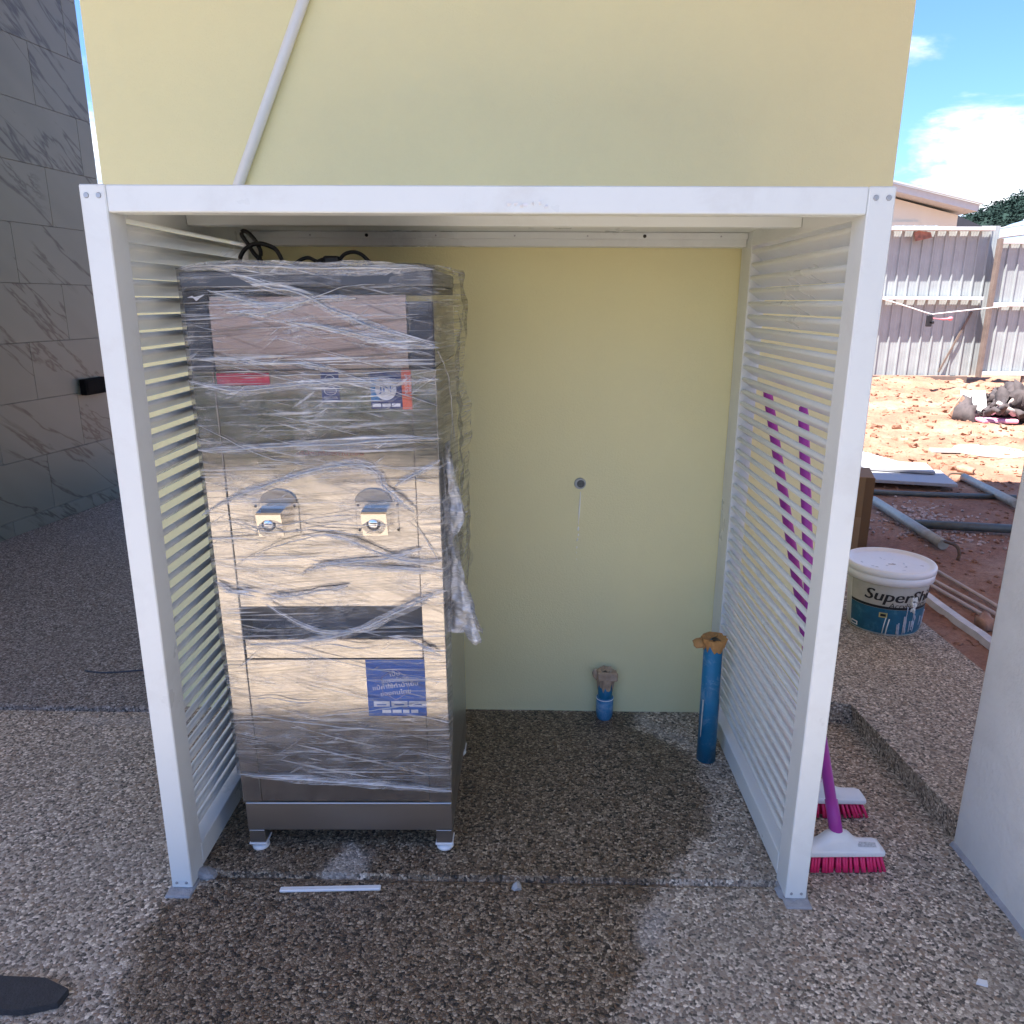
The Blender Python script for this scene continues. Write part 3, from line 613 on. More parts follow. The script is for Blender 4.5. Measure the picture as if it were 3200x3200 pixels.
# body: side sheets as front columns + back, recessed centre
bm = NB(); box(bm, X0, IL - .0003, DY, YB, 0.168, 1.36, 0.002); obj('side_panel', bm, M_steel, D)
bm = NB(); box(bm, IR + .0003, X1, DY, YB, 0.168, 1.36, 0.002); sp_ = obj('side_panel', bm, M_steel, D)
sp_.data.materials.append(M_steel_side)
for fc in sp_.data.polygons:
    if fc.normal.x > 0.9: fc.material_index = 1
bm = NB(); box(bm, IL, IR, DY + 0.0045, YB - .01, 0.754, 1.3595, 0.001); obj('front_panel', bm, M_steel, D)
bm = NB(); box(bm, IL, IR, DY + 0.075, YB - .01, 0.664, 0.752, 0.0); obj('drip_recess', bm, mat('slot_grey', (0.085, 0.092, 0.105), 0.35, var=.1), D)
bm = NB(); box(bm, IL + .001, IR - .001, DY + 0.004, DY + .07, 0.606, 0.662, 0.002); obj('drip_tray', bm, M_steel, D)
bm = NB(); box(bm, IL, IR, DY + 0.002, YB - .01, 0.169, 0.6045, 0.0012); obj('lower_door', bm, M_steel, D)
# top section
UL, UR = U(-0.655, 1.45), U(-0.189, 1.45)
bm = NB(); box(bm, UL, UR, DY + .002, YB - .01, 1.361, 1.532, 0.002); obj('upper_panel', bm, M_steel, D)
for (a, b) in ((X0, UL - .001), (UR + .001, X1)):
    bm = NB(); box(bm, a, b, DY + .001, YB - .001, 1.361, 1.515, 0.003); cp = obj('corner_panel', bm, M_dark_reflect, D)  # a dark reflection is put into the colour of these columns
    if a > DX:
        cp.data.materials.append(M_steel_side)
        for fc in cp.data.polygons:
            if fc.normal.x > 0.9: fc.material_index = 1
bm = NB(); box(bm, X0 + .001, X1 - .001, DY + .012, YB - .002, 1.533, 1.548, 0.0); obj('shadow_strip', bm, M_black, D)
bm = NB(); box(bm, X0, X0 + .062, DY - .001, DY + .05, 1.5165, 1.546, 0.002); hb = obj('hinge_block', bm, M_black, D)
bm = NB(); prism(bm, [(-.022, 0), (-.010, .004), (-.006, .001), (.004, .003), (.020, .006), (.008, -.001), (.002, -.006), (-.002, -.008), (-.008, -.001)], 'y', 0, .0005)
bm.verts.ensure_lookup_table()
for v in bm.verts: v.co += Vector((X0 + .034, DY - .0020, 1.530))
obj('bird_mark', bm, M_print, hb)
bm = NB(); box(bm, X0 - .002, X1 + .002, DY - .004, YB + .002, 1.549, 1.588, 0.006, seg=2); obj('lid', bm, M_lid, D)
# taps
for (cx, side) in ((U(-0.535, .99), 1), (U(-0.277, .985), -1)):
    yp = DY + 0.0045
    bm = NB(); box(bm, cx - .055, cx + .060 if side > 0 else cx + .052, yp - .004, yp - .0005, 0.955, 1.035, 0.001); tp = obj('tap_plate', bm, M_steel, D)
    for dx in (-.048, .050):
        for z in (.962, 1.026):
            bm = NB(); cyl(bm, (cx + dx, yp - .004, z), (cx + dx, yp - .006, z), .0035, None, 8); obj('screw', bm, M_black, tp)
    # wedge housing: deep at the front face, tapering below
    bm = NB(); prism(bm, [(yp - .0045, 1.026), (yp - .056, 1.022), (yp - .060, 1.018), (yp - .047, .960), (yp - .0045, .985)], 'x', cx - .031, cx + .031)
    th = obj('tap_housing', bm, M_steel, D)
    bm = NB(); lathe(bm, [(0, .0), (.0135, .0), (.0135, .004), (.010, .007), (0, .008)], (0, 0, 0), 20)
    for v in bm.verts: v.co = Matrix.Rotation(R(90), 3, 'X') @ v.co + Vector((cx - .002, yp - .0525, .992))
    obj('push_button', bm, M_chrome, th)
    bm = NB(); lathe(bm, [(.0135, .0), (.017, .0), (.017, .003), (.0137, .003)], (0, 0, 0), 20)
    for v in bm.verts: v.co = Matrix.Rotation(R(90), 3, 'X') @ v.co + Vector((cx - .002, yp - .0525, .992))
    obj('button_ring', bm, M_black, th)
    # dark half-round plate standing in for the reflection above the tap
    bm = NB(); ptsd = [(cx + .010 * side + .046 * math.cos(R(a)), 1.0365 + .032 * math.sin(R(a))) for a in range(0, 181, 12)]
    prism(bm, ptsd, 'y', yp - .007, yp - .0006); obj('tap_reflection', bm, M_steel_dark, D)
# printed labels
def plate(name, xa, xb, za, zb, m, y=DY - .0012, par=None, th=.001):
    bm = NB(); box(bm, xa, xb, y, y + th, za, zb); return obj(name, bm, m, par or D)
YL = DY + .0030
p = plate('red_label', U(-.652, 1.34), U(-.525, 1.34), 1.326, 1.3545, M_red, YL)
p = plate('navy_label', U(-.401, 1.32), U(-.358, 1.32), 1.282, 1.354, M_navy, YL)
cx = U(-.3795, 1.32)
for (z0, rx, rz) in ((1.336, .012, .0115), (1.3105, .0145, .010)):
    bm = NB(); pts = [(cx + rx * math.cos(R(a)), YL - .0007, z0 + rz * math.sin(R(a))) for a in range(0, 361, 15)]
    tube(bm, pts, .0022, 6, .3, False); obj('eight_mark', bm, M_print, p)
flat_text('MAXCOOL', .0075, cx, YL - .0006, 1.294, M_print, p, .033)
p = plate('round_logo_label', U(-.283, 1.31), U(-.208, 1.31), 1.266, 1.354, M_navy, YL)
cx = U(-.246, 1.31)
plate('colour_band', U(-.2825, 1.31), U(-.262, 1.31), 1.285, 1.340, M_cyan, YL - .0005, p, .0004)
bm = NB(); cyl(bm, (cx, YL - .0002, 1.312), (cx, YL - .0010, 1.312), .0255, None, 32); disc = obj('logo_disc', bm, M_print, p)
flat_text('JN', .024, cx, YL - .0014, 1.3145, M_blue, disc, .030)
flat_text('· · · ·', .007, cx + .004, YL - .0014, 1.298, M_blue, disc, .024)
bm = NB(); tube(bm, [(cx + .029 * math.cos(R(a)), YL - .0006, 1.312 + .029 * math.sin(R(a))) for a in range(35, 150, 8)], .0012, 6, .4); obj('arc_mark', bm, M_print, p)
for k in range(3): plate('white_tab', U(-.279, 1.28) + k * .0232, U(-.279, 1.28) + k * .0232 + .0205, 1.2705, 1.2785, M_print, YL - .0006, p, .0004)
p = plate('orange_label', U(-.2072, 1.31), U(-.180, 1.31), 1.264, 1.357, M_orange, YL)
flat_text('สายด่วน', .011, U(-.1965, 1.31), YL - .0006, 1.322, M_print, p, .050, R(90))
flat_text('ติดต่อ', .007, U(-.187, 1.31), YL - .0006, 1.325, M_print, p, .035, R(90))
flat_text('บริษัทเครื่องทำน้ำเย็น', .016, U(-.390, 1.157), DY + .0034, 1.157, M_inkred, D, .165)
YL = DY + .0012
p = plate('blue_label', U(-.326, .52), U(-.164, .52), 0.438, 0.603, M_blue, YL)
cx = U(-.250, .52)
bm = NB(); hexp = [(cx + .040 * math.cos(R(a)) * 1.0, YL - .0004, .531 + .045 * math.sin(R(a))) for a in range(30, 391, 60)]
tube(bm, hexp, .0022, 6, .35, False); obj('hexagon_mark', bm, mat('lilac_label_print', (0.50, 0.45, 0.62), 0.4), p)
for s_, z, w, sz in (('เป็น', .5625, .026, .016), ('แบรนด์หลัก', .5450, .072, .016), ('แม้ค่าใช้ทำน้ำเย็น', .5275, .122, .017), ('ของคนไทย', .5075, .082, .017)):
    flat_text(s_, sz, cx, YL - .0010, z, M_print, p, w, R(-7))
for k in range(3): plate('white_tab', U(-.310, .47) + k * .0475, U(-.310, .47) + k * .0475 + (.043 if k < 2 else .048), .466, .482, M_print, YL - .0006, p, .0004)
for k in range(3): plate('small_print', U(-.302, .47) + k * .0475, U(-.302, .47) + k * .0475 + .026, .470, .4735, M_blue, YL - .0010, p, .0003)
for k, (a, w) in enumerate(((.022, .024), (.050, .024), (.078, .017), (.100, .019))): plate('white_tab', U(-.310, .45) + a, U(-.310, .45) + a + w, .447, .4565, M_print, YL - .0006, p, .0004)

# stretch film: one skin round front and sides, gathered on top
def film_y(x, z):
    """outward bulge of the film in front of the cabinet"""
    b = 0.0
    for cx_ in (-.518, -.26): b = max(b, 0.052 * math.exp(-(((x - cx_) / .075) ** 2 + ((z - .99) / .06) ** 2)))
    b += 0.010 * math.exp(-((z - .70) / .12) ** 2) + 0.004
    b += 0.006 * noise.noise(Vector((x * 6, 0, z * 14))) + 0.003 * noise.noise(Vector((x * 9, 3, z * 45)))
    return max(b, 0.0035)
path = []   # perimeter: (x, y, nx, ny)
nS, nF = 22, 64
for i in range(nS): path.append((X0, YB - (YB - DY) * i / nS, -1, 0))
for i in range(nF + 1): path.append((X0 + (X1 - X0) * i / nF, DY, 0, -1))
for i in range(1, nS + 1): path.append((X1, DY + (YB - DY) * i / nS, 1, 0))
bm = NB(); NZ = 150; grid = []
for k, (x, y, nx_, ny_) in enumerate(path):
    colv = []
    fr = (x - X0) / (X1 - X0)
    zb = 0.262 - 0.057 * fr + 0.006 * noise.noise(Vector((x * 20, y * 20, 0)))
    if nx_ > 0: zb = 0.70 + 0.03 * noise.noise(Vector((y * 18, 3, 1))) if y > DY + 0.05 else zb + (0.70 - zb) * max(0, (y - DY - .01) / 0.04)
    if nx_ < 0: zb = 0.27
    for j in range(NZ + 1):
        z = zb + (1.596 - zb) * j / NZ
        if ny_ < 0: off = film_y(x, z)
        else:
            d = min(1, (y - DY) / 0.15)
            off = 0.004 + d * (0.027 + 0.024 * noise.noise(Vector((y * 7, z * 5, nx_ * 9))) + 0.010 * noise.noise(Vector((y * 16, z * 30, nx_)))) * (1 if nx_ > 0 else 0.6)
            off = max(off, .003)
        colv.append(bm.verts.new((x + nx_ * off + (-.006 if (ny_ < 0 and fr < .02) else 0), y + ny_ * off, z)))
    grid.append(colv)
for a, b in zip(grid[:-1], grid[1:]):
    for j in range(NZ):
        fc = bm.faces.new((a[j], b[j], b[j + 1], a[j + 1])); fc.smooth = True
# top skin
topn = 30; rows = []
for i in range(topn + 1):
    row = []
    for j in range(20):
        fx = i / topn; fy = j / 19
        x = X0 - .006 + (X1 - X0 + .012) * fx; y = DY - .006 + (YB - DY + .012) * fy
        e_ = min(fx, 1 - fx, fy, 1 - fy)
        z = 1.594 + min(1, e_ * 14) * (0.006 + 0.006 * noise.noise(Vector((x * 8, y * 8, 2))) + 0.006 * noise.noise(Vector((x * 30, y * 12, 4)))) + 0.012 * math.exp(-((fx - .2) / .16) ** 2) * min(1, e_ * 6)
        row.append(bm.verts.new((x, y, z)))
    rows.append(row)
for a, b in zip(rows[:-1], rows[1:]):
    for j in range(19):
        fc = bm.faces.new((a[j], b[j], b[j + 1], a[j + 1])); fc.smooth = True
wrap = obj('plastic_wrap', bm, M_film, D); wrap['label'] = 'clear stretch film wound round the dispenser'
# rolled folds in the film
FOLDS = [
 ([(-.592, 1.582), (-.506, 1.55), (-.439, 1.538), (-.361, 1.498), (-.256, 1.453), (-.124, 1.416)], .0042),
 ([(-.719, 1.34), (-.677, 1.327), (-.599, 1.313), (-.48, 1.324), (-.348, 1.332), (-.218, 1.33), (-.117, 1.336)], .0036),
 ([(-.653, 1.349), (-.347, 1.351), (-.121, 1.359)], .0022),
 ([(-.711, 1.17), (-.603, 1.171), (-.49, 1.179), (-.356, 1.182), (-.222, 1.192), (-.116, 1.193)], .0046),
 ([(-.713, 1.237), (-.645, 1.2), (-.559, 1.156), (-.471, 1.134), (-.427, 1.127)], .0018),
 ([(-.718, 1.006), (-.66, 1.039), (-.589, 1.068), (-.45, 1.111), (-.359, 1.128), (-.301, 1.128), (-.27, 1.103), (-.258, 1.076), (-.214, 1.039), (-.183, 1.011)], .0040),
 ([(-.117, 1.141), (-.18, 1.104), (-.231, 1.076)], .0030),
 ([(-.623, .657), (-.465, .665), (-.36, .689), (-.254, .735), (-.165, .78), (-.109, .803)], .0040),
 ([(-.577, .769), (-.483, .71), (-.412, .688), (-.307, .706), (-.249, .729)], .0034),
 ([(-.694, .262), (-.492, .243), (-.3, .228), (-.103, .207)], .0046),
 ([(-.640, .877), (-.55, .921), (-.447, .948), (-.321, .96), (-.235, .992)], .0020),
 ([(-.71, 1.596), (-.60, 1.600), (-.42, 1.592), (-.25, 1.590), (-.125, 1.586)], .0050),
 ([(-.70, .985), (-.60, .985), (-.45, .995), (-.30, 1.012), (-.20, 1.005)], .0016),
 ([(-.115, 1.36), (-.20, 1.345), (-.30, 1.342)], .0016),
 ([(-.20, .995), (-.165, .95), (-.125, .88)], .0020),
 ([(-.70, .83), (-.66, .80), (-.60, .79)], .0030),
 ([(-.125, .62), (-.19, .66), (-.26, .68)], .0026)]
rq = random.Random(91)
for k in range(20):   # lesser wrinkles
    z0 = rq.choice([rq.uniform(.30, .58), rq.uniform(.60, .92), rq.uniform(.92, 1.34), rq.uniform(1.36, 1.55)]); xa = rq.uniform(-.70, -.42); xb = xa + rq.uniform(.12, .5); xb = min(xb, -.115); sl_ = rq.gauss(-.05, .16)
    FOLDS.append(([(xa, z0), (xa * .7 + xb * .3, z0 + sl_ * (xb - xa) * .3 + rq.gauss(0, .005)), (xa * .3 + xb * .7, z0 + sl_ * (xb - xa) * .7 + rq.gauss(0, .006)), (xb, z0 + sl_ * (xb - xa))], rq.uniform(.0010, .0034)))
for pts, rr in FOLDS:
    P3 = [(U(x, z), 0, z) for x, z in pts]; sm = smooth_path(P3, 10); n = len(sm)
    sm = [Vector((q.x, DY - film_y(q.x, q.z) - .0015 + .0012 * noise.noise(q * 60), q.z + .0025 * noise.noise(q * 25))) for q in sm]
    rad = [max(.0006, rr * (.55 + .5 * noise.noise(q * 22) + .35) * min(1, .25 + 3 * min(i, n - 1 - i) / n)) for i, q in enumerate(sm)]
    bm = NB(); tube(bm, sm, rad, 6, .55); fo_ = obj('film_fold', bm, M_fold, D)
    bm = NB(); rows = []   # the wider gathered band of film around each fold
    for i, q in enumerate(sm):
        k = min(1, .15 + 4 * min(i, n - 1 - i) / n) * rr * (2.6 + 1.6 * noise.noise(q * 9))
        d_ = (sm[min(i + 1, n - 1)] - sm[max(i - 1, 0)]).normalized(); up = Vector((-d_.z, 0, d_.x))
        rows.append([bm.verts.new(Vector((q.x, 0, q.z)) + up * (k * w + .0015 * noise.noise(q * 70 + Vector((w, 0, 0)))) + Vector((0, q.y - .0008 + .0012 * abs(w), 0))) for w in (-1.1, -.5, 0, .5, 1)])
    for a, b in zip(rows[:-1], rows[1:]):
        for j in range(4): fc = bm.faces.new((a[j], a[j + 1], b[j + 1], b[j])); fc.smooth = True
    if rr > .0025: obj('film_band', bm, M_ribbon, fo_)
    else: bm.free()
# loose crumpled flap of film hanging at the right-hand side
bm = NB(); rg = random.Random(21)
LEFTE = [(-.118, 1.16), (-.122, 1.05), (-.126, .97), (-.122, .85), (-.122, .76), (-.121, .70), (-.121, .662)]
RIGHTE = [(-.108, 1.17), (-.086, 1.06), (-.066, .975), (-.095, .90), (-.070, .80), (-.050, .72), (-.022, .622)]
for lay in range(2):
    NU, NV = 12, 50; rows = []
    le = smooth_path([(a, 0, b) for a, b in LEFTE], 10); re_ = smooth_path([(a, 0, b) for a, b in RIGHTE], 10)
    for j in range(len(le)):
        row = []
        for i in range(NU + 1):
            q = le[j].lerp(re_[j], i / NU)
            yy = DY + .06 + lay * .05 + .035 * noise.noise(Vector((q.x * 35, lay * 5, q.z * 12))) + .014 * noise.noise(Vector((q.x * 90, lay * 3, q.z * 45)))
            row.append(bm.verts.new((U(q.x, q.z) + .006 * noise.noise(q * 40), yy, q.z + .008 * noise.noise(q * 35 + Vector((0, lay, 0))))))
        rows.append(row)
    for a, b in zip(rows[:-1], rows[1:]):
        for i in range(NU): bm.faces.new((a[i], a[i + 1], b[i + 1], b[i])).smooth = True
obj('film_flap', bm, M_fold, D)
bm = NB()   # gathered strands down the right edge and tufts
for (pts, rr) in (([(-.117, .19, 1.14), (-.112, .2, 1.05), (-.118, .2, .95), (-.112, .2, .86), (-.118, .19, .76), (-.112, .2, .67)], .005), ([(-.100, .3, 1.22), (-.094, .3, 1.10), (-.098, .3, .98), (-.092, .3, .88)], .004), ([(-.11, .25, .99), (-.09, .25, .975), (-.062, .26, .978)], .004), ([(-.105, .25, .82), (-.07, .25, .72), (-.028, .26, .635)], .004), ([(-.12, .16, 1.40), (-.105, .25, 1.33), (-.100, .28, 1.22), (-.106, .25, 1.15)], .003)):
    sm = smooth_path([(U(a, c), b, c) for a, b, c in pts], 8)
    tube(bm, [q + Vector((.003 * noise.noise(q * 50), .004 * noise.noise(q * 30), 0)) for q in sm], [max(.0008, rr * (.6 + .8 * noise.noise(q * 30))) for q in sm], 6, .6)
obj('film_strands', bm, M_fold, D)
D.rotation_euler = (0, -LEAN, 0)

# power lead lying on top of the dispenser
t = thing('power_cord', 'black power cord with plug coiled on top of the dispenser', 'cord', (-0.45, 0.41, 1.62))
bm = NB()
c1 = [(-.661, .36, 1.600), (-.661, .4, 1.618), (-.657, .4, 1.631), (-.645, .4, 1.647), (-.625, .4, 1.659), (-.603, .4, 1.662), (-.58, .4, 1.656), (-.562, .4, 1.645), (-.549, .4, 1.62), (-.545, .42, 1.606)]
c2 = [(-.60, .43, 1.605), (-.614, .42, 1.623), (-.629, .42, 1.639), (-.643, .42, 1.662), (-.657, .42, 1.684), (-.653, .42, 1.694), (-.641, .42, 1.69), (-.623, .42, 1.671), (-.613, .42, 1.651), (-.611, .42, 1.637), (-.615, .41, 1.618), (-.62, .40, 1.605)]
c3 = [(-.53, .41, 1.606), (-.514, .4, 1.614), (-.496, .4, 1.624), (-.479, .4, 1.627), (-.463, .4, 1.620), (-.449, .4, 1.616), (-.435, .4, 1.617)]
c4 = [(-.399, .4, 1.623), (-.384, .4, 1.637), (-.362, .4, 1.642), (-.343, .4, 1.637), (-.329, .4, 1.626), (-.313, .4, 1.610), (-.305, .41, 1.604)]
for c_, rr in ((c1, .0056), (c2, .0056), (c3, .0048), (c4, .0048)): tube(bm, smooth_path(c_, 5), rr, 8)
tube(bm, smooth_path([(-.545, .42, 1.607), (-.50, .43, 1.608), (-.45, .42, 1.609), (-.41, .42, 1.608)], 5), .006, 8)
obj('cable', bm, M_cable, t)
bm = NB(); box(bm, -.440, -.398, .385, .415, 1.606, 1.632, .006, seg=2); cyl(bm, (-.460, .4, 1.616), (-.440, .4, 1.618), .006, .011, 10); pl = obj('plug', bm, M_black, t)
bm = NB()
for z in (1.612, 1.622): cyl(bm, (-.398, .4, z), (-.378, .4, z - .002), .0022, None, 8)
obj('pin', bm, M_screw, pl)

# ------------------------------------------------------------------ drain pipes
def ragged_collar(bm, c, r0, z0, z1, rng, amp=.010, flare=.008):
    n = 26; A = []; B = []; C_ = []
    for i in range(n):
        a = 2 * math.pi * i / n; o = Vector((math.cos(a), math.sin(a), 0))
        A.append(bm.verts.new(Vector(c) + o * (r0 + .001) + Vector((0, 0, z0 + rng.uniform(-amp, amp)))))
        B.append(bm.verts.new(Vector(c) + o * (r0 + flare * rng.uniform(.4, 1.4)) + Vector((0, 0, z1 + rng.uniform(-.003, .003)))))
        C_.append(bm.verts.new(Vector(c) + o * (r0 * rng.uniform(.35, .6)) + Vector((0, 0, z1 - rng.uniform(.004, .012)))))
    for i in range(n):
        j = (i + 1) % n; bm.faces.new((A[i], A[j], B[j], B[i])); bm.faces.new((B[i], B[j], C_[j], C_[i]))
px, py = 0.722, 0.648
t = thing('drain_pipe', 'tall blue PVC drain pipe with torn brown tape on top', 'pipe', (px, py, 0.012), 'blue drain pipe stubs')
bm = NB(); cyl(bm, (px, py - .006, 0.0), (px - .004, py - .004, 0.445), 0.0315, 0.0315, 28); pp = obj('pipe', bm, M_pvc, t)
bm = NB()   # strips of peeling pale tape
for (a0, z0, z1) in ((R(-42), .245, .43), (R(-30), .15, .24), (R(215), .10, .24)):
    V = []
    for k in range(7):
        z = z0 + (z1 - z0) * k / 6; w = .20 * (.35 + .65 * k / 6)
        row = []
        for q in (-1, 1):
            a = a0 + q * w / 2; row.append(bm.verts.new((px - .002 + .0330 * math.cos(a), py - .005 + .0330 * math.sin(a), z)))
        V.append(row)
    for a, b in zip(V[:-1], V[1:]): bm.faces.new((a[0], a[1], b[1], b[0]))
obj('tape_strip', bm, mat('pale_peeling_tape', (0.60, 0.58, 0.50), 0.7, var=.15, scale=40), pp)
bm = NB(); ragged_collar(bm, (px - .004, py - .004, 0), 0.0322, .425, .458, random.Random(4), .014, .010)
rock(bm, (px - .050, py - .01, .440), .022, (1.2, .8, .55), 2, .4, random.Random(2)); cap = obj('torn_tape_cap', bm, M_card, t)
bm = NB(); cyl(bm, (px + .003, py - .010, .4485), (px + .003, py - .010, .4530), .014, .016, 14); obj('open_mouth', bm, M_black, cap)

px, py = 0.398, 0.905
t = thing('drain_pipe', 'short blue PVC drain pipe stub against the yellow wall', 'pipe', (px, py, 0.012), 'blue drain pipe stubs')
bm = NB(); cyl(bm, (px, py, .05), (px, py, .165), .0265, None, 26); obj('pipe', bm, M_pvc, t)
bm = NB(); lathe(bm, [(.024, .0), (.029, .012), (.0318, .03), (.0318, .092), (.0268, .094)], (px, py, .0), 28); obj('coupling', bm, mat('light_blue_pvc', (0.045, 0.21, 0.40), .4, dirt=(.5, .6, .65), dirt_amt=.5, dirt_scale=15), t)
bm = NB(); tube(bm, [(px + .0322 * math.cos(R(a)), py + .0322 * math.sin(R(a)), .090) for a in range(0, 361, 15)], .0016, 6, 1, False); obj('glue_ring', bm, M_splash, t)
bm = NB(); rg = random.Random(13); ragged_collar(bm, (px, py, 0), .0272, .135, .20, rg, .022, .010)
box(bm, px - .036, px + .038, py - .034, py - .022, .178, .212, .004, M=Matrix.Rotation(R(1), 4, 'Y')); rock(bm, (px - .038, py - .015, .19), .016, (.6, .8, 1.7), 2, .4, rg)
obj('torn_tape_cap', bm, mat('pale_tape_cardboard', (0.46, 0.33, 0.22), .8, var=.25, scale=30, dirt=(.58, .52, .46), dirt_amt=.7, dirt_scale=20), t)

# ------------------------------------------------------------------ brooms
def broom(base, top, label, yaw, HL, prof_lo, ntuft, low=False):
    b = Vector(base); tp = Vector(top)
    t = thing('broom', label, 'broom', (b.x, b.y, 0), 'purple handled push brooms')
    MM = Matrix.Translation((b.x, b.y, 0)) @ Matrix.Rotation(yaw, 4, 'Z')
    bm = NB(); d = (tp - b).normalized()
    tube(bm, [b, b + d * .10, b + d * .101, tp - d * .03, tp - d * .004, tp], [.0180, .0175, .0150, .0145, .011, .005], 16)
    h = obj('handle', bm, M_purple, t)
    zt, zb = (.074, .046)
    # head: lower slab plus raised centre with swept shoulders
    bm = NB(); box(bm, -HL, HL, -.030, .030, zb, zb + .020, .007, seg=3, M=MM)
    n = 24; rows = []
    for i in range(n + 1):
        x = -HL * .93 + 2 * HL * .93 * i / n; s_ = abs(x) / HL
        hh = .034 * (1 / (1 + (s_ / .34) ** 5)) + .011
        e_ = .004 if i in (0, n) else 0
        rows.append([bm.verts.new(MM @ Vector((x, y * (1 - .12 * (1 - s_)) , z))) for y, z in ((-.028, zb + .017), (-.024, zb + .020 + hh * .45 - e_), (-.013, zb + .019 + hh - e_), (.013, zb + .019 + hh - e_), (.024, zb + .020 + hh * .45 - e_), (.028, zb + .017))])
    for a, b_ in zip(rows[:-1], rows[1:]):
        for k in range(5): fc = bm.faces.new((a[k], a[k + 1], b_[k + 1], b_[k])); fc.smooth = True
    bm.faces.new(rows[0]); bm.faces.new(rows[-1][::-1])
    hd = obj('head', bm, M_whitepl, t)
    if not low:
        bm = NB(); box(bm, HL * .42, HL * .80, -.0272, -.0255, zb + .0235, zb + .0305, M=MM @ Matrix.Translation((0, .004, 0)))
        V = [MM @ Vector(q) for q in ((HL * .40, -.0215, zb + .0295), (HL * .80, -.0215, zb + .0275), (HL * .80, -.010, zb + .0335), (HL * .40, -.010, zb + .0375))]
        bm.free(); bm = NB(); vv = [bm.verts.new(q + Vector((0, -.001, .0015))) for q in V]; bm.faces.new(vv); st = obj('sticker', bm, mat('grey_sticker_print', (.45, .47, .49), .5, var=.35, scale=160), hd)
    # bristle tufts
    bm = NB(); rg = random.Random(int(yaw * 1000) + ntuft)
    cyl(bm, (0, 0, 0), (0, 0, 1), 1, 1.35, 7)
    for v in bm.verts: v.co = Vector((v.co.x * .0036, v.co.y * .0036, -v.co.z * (zb - .001)))
    me = mesh_from(bm, 'bristle_tuft'); me.materials.append(M_pink)
    for i in range(ntuft):
        for j in range(4):
            fx = (i + .5 + rg.uniform(-.2, .2)) / ntuft * 2 - 1
            o = link('bristle_tuft', me, t)
            sh = prof_lo * fx
            L = MM @ Matrix.Translation((HL * .95 * fx, -.021 + .014 * j, zb + .0005))
            K = Matrix.Identity(4); K[0][2] = -sh + rg.uniform(-.06, .06); K[1][2] = .35 * (1 - j) + rg.uniform(-.05, .05)
            o.matrix_parent_inverse = Matrix.Translation(-Vector(t['base']))
            LL = L @ Matrix.Rotation(math.atan(-sh * 1) + rg.uniform(-.05, .05), 4, 'Y') @ Matrix.Rotation(.17 * (j - 1.5) + rg.uniform(-.05, .05), 4, 'X')
            o.matrix_basis = LL
    return t
broom((0.966, 0.138, 0.090), (0.862, 0.800, 1.262), 'push broom nearest the front post with barcode sticker on its white head', R(2), 0.128, 0.25, 26)
broom((0.992, 0.372, 0.080), (0.862, 0.458, 1.245), 'push broom behind the sticker broom with only half its head in view', R(0), 0.148, 0.45, 24, True)

# ------------------------------------------------------------------ paint bucket
bc = (1.762, 1.655, 0.082)
t = thing('paint_bucket', 'white lidded paint bucket with teal label on the platform', 'bucket', bc)
RB, RT, HB = 0.152, 0.176, 0.285
bm = NB(); lathe(bm, [(0, 0), (RB - .006, 0), (RB, .006), (RT, HB), (RT, HB + .005)], bc, 56); obj('body', bm, mat('dirty_white_bucket', (.66, .66, .62), .45, dirt=(.40, .38, .30), dirt_amt=.6, dirt_scale=9), t)
bm = NB(); lathe(bm, [(RT + .001, HB - .040), (RT + .011, HB - .040), (RT + .013, HB - .008), (RT + .011, HB - .006), (RT + .011, HB - .004), (RT + .016, HB - .002), (RT + .016, HB + .020), (RT + .011, HB + .027), (RT + .002, HB + .027), (RT - .006, HB + .017), (RT - .02, HB + .015), (0, HB + .015)], bc, 56); ld = obj('lid', bm, M_whitepl, t)
def rad_at(z): return RB + (RT - RB) * (z / HB)
def wrap_patch(name, a0, a1, z0, z1, m, off=.0008, n=24, nz=1, par=None):
    bm = NB(); V = []
    for i in range(n + 1):
        a = a0 + (a1 - a0) * i / n
        V.append([bm.verts.new((bc[0] + (rad_at(z) + off) * math.cos(a), bc[1] + (rad_at(z) + off) * math.sin(a), bc[2] + z)) for z in (z0, z1)])
    for p_, q in zip(V[:-1], V[1:]):
        fc = bm.faces.new((p_[0], q[0], q[1], p_[1])); fc.smooth = True
    return obj(name, bm, m, par or t)
A0, A1 = R(180 + 5), R(360 - 2)
lab = wrap_patch('label', A0, A1, .008, .245, M_tan, .0008, 40)
wrap_patch('teal_band', A0, A1, .010, .130, M_teal, .0016, 40, 1, lab)
wrap_patch('dark_band', A0, A1, .131, .143, M_ink, .0016, 40, 1, lab)
wrap_patch('pale_line', A0 + .02, A0 + .05, .010, .235, M_splash, .0022, 3, 1, lab)
wrap_patch('white_tab', A0 + .09, A0 + .34, .016, .036, M_print, .0022, 6, 1, lab); wrap_patch('dark_tab', A0 + .12, A0 + .30, .021, .031, M_teal, .0028, 6, 1, lab)
wrap_patch('yellow_badge', R(238), R(250), .088, .112, mat('dull_yellow_print', (.45, .40, .16), .5), .0022, 6, 1, lab)
wrap_patch('badge_centre', R(240), R(248), .094, .106, M_ink, .0028, 6, 1, lab)
def curved_text(s, size, a_c, z_c, m, width, par, shear=0.0, off=.0026):
    me = text_mesh(s, size, width, shear)
    for v in me.vertices:
        z = z_c + v.co.y; a = a_c + v.co.x / rad_at(z)
        v.co = Vector((bc[0] + (rad_at(z) + off) * math.cos(a), bc[1] + (rad_at(z) + off) * math.sin(a), bc[2] + z))
    me.materials.clear(); me.materials.append(m); return link('lettering', me, par)
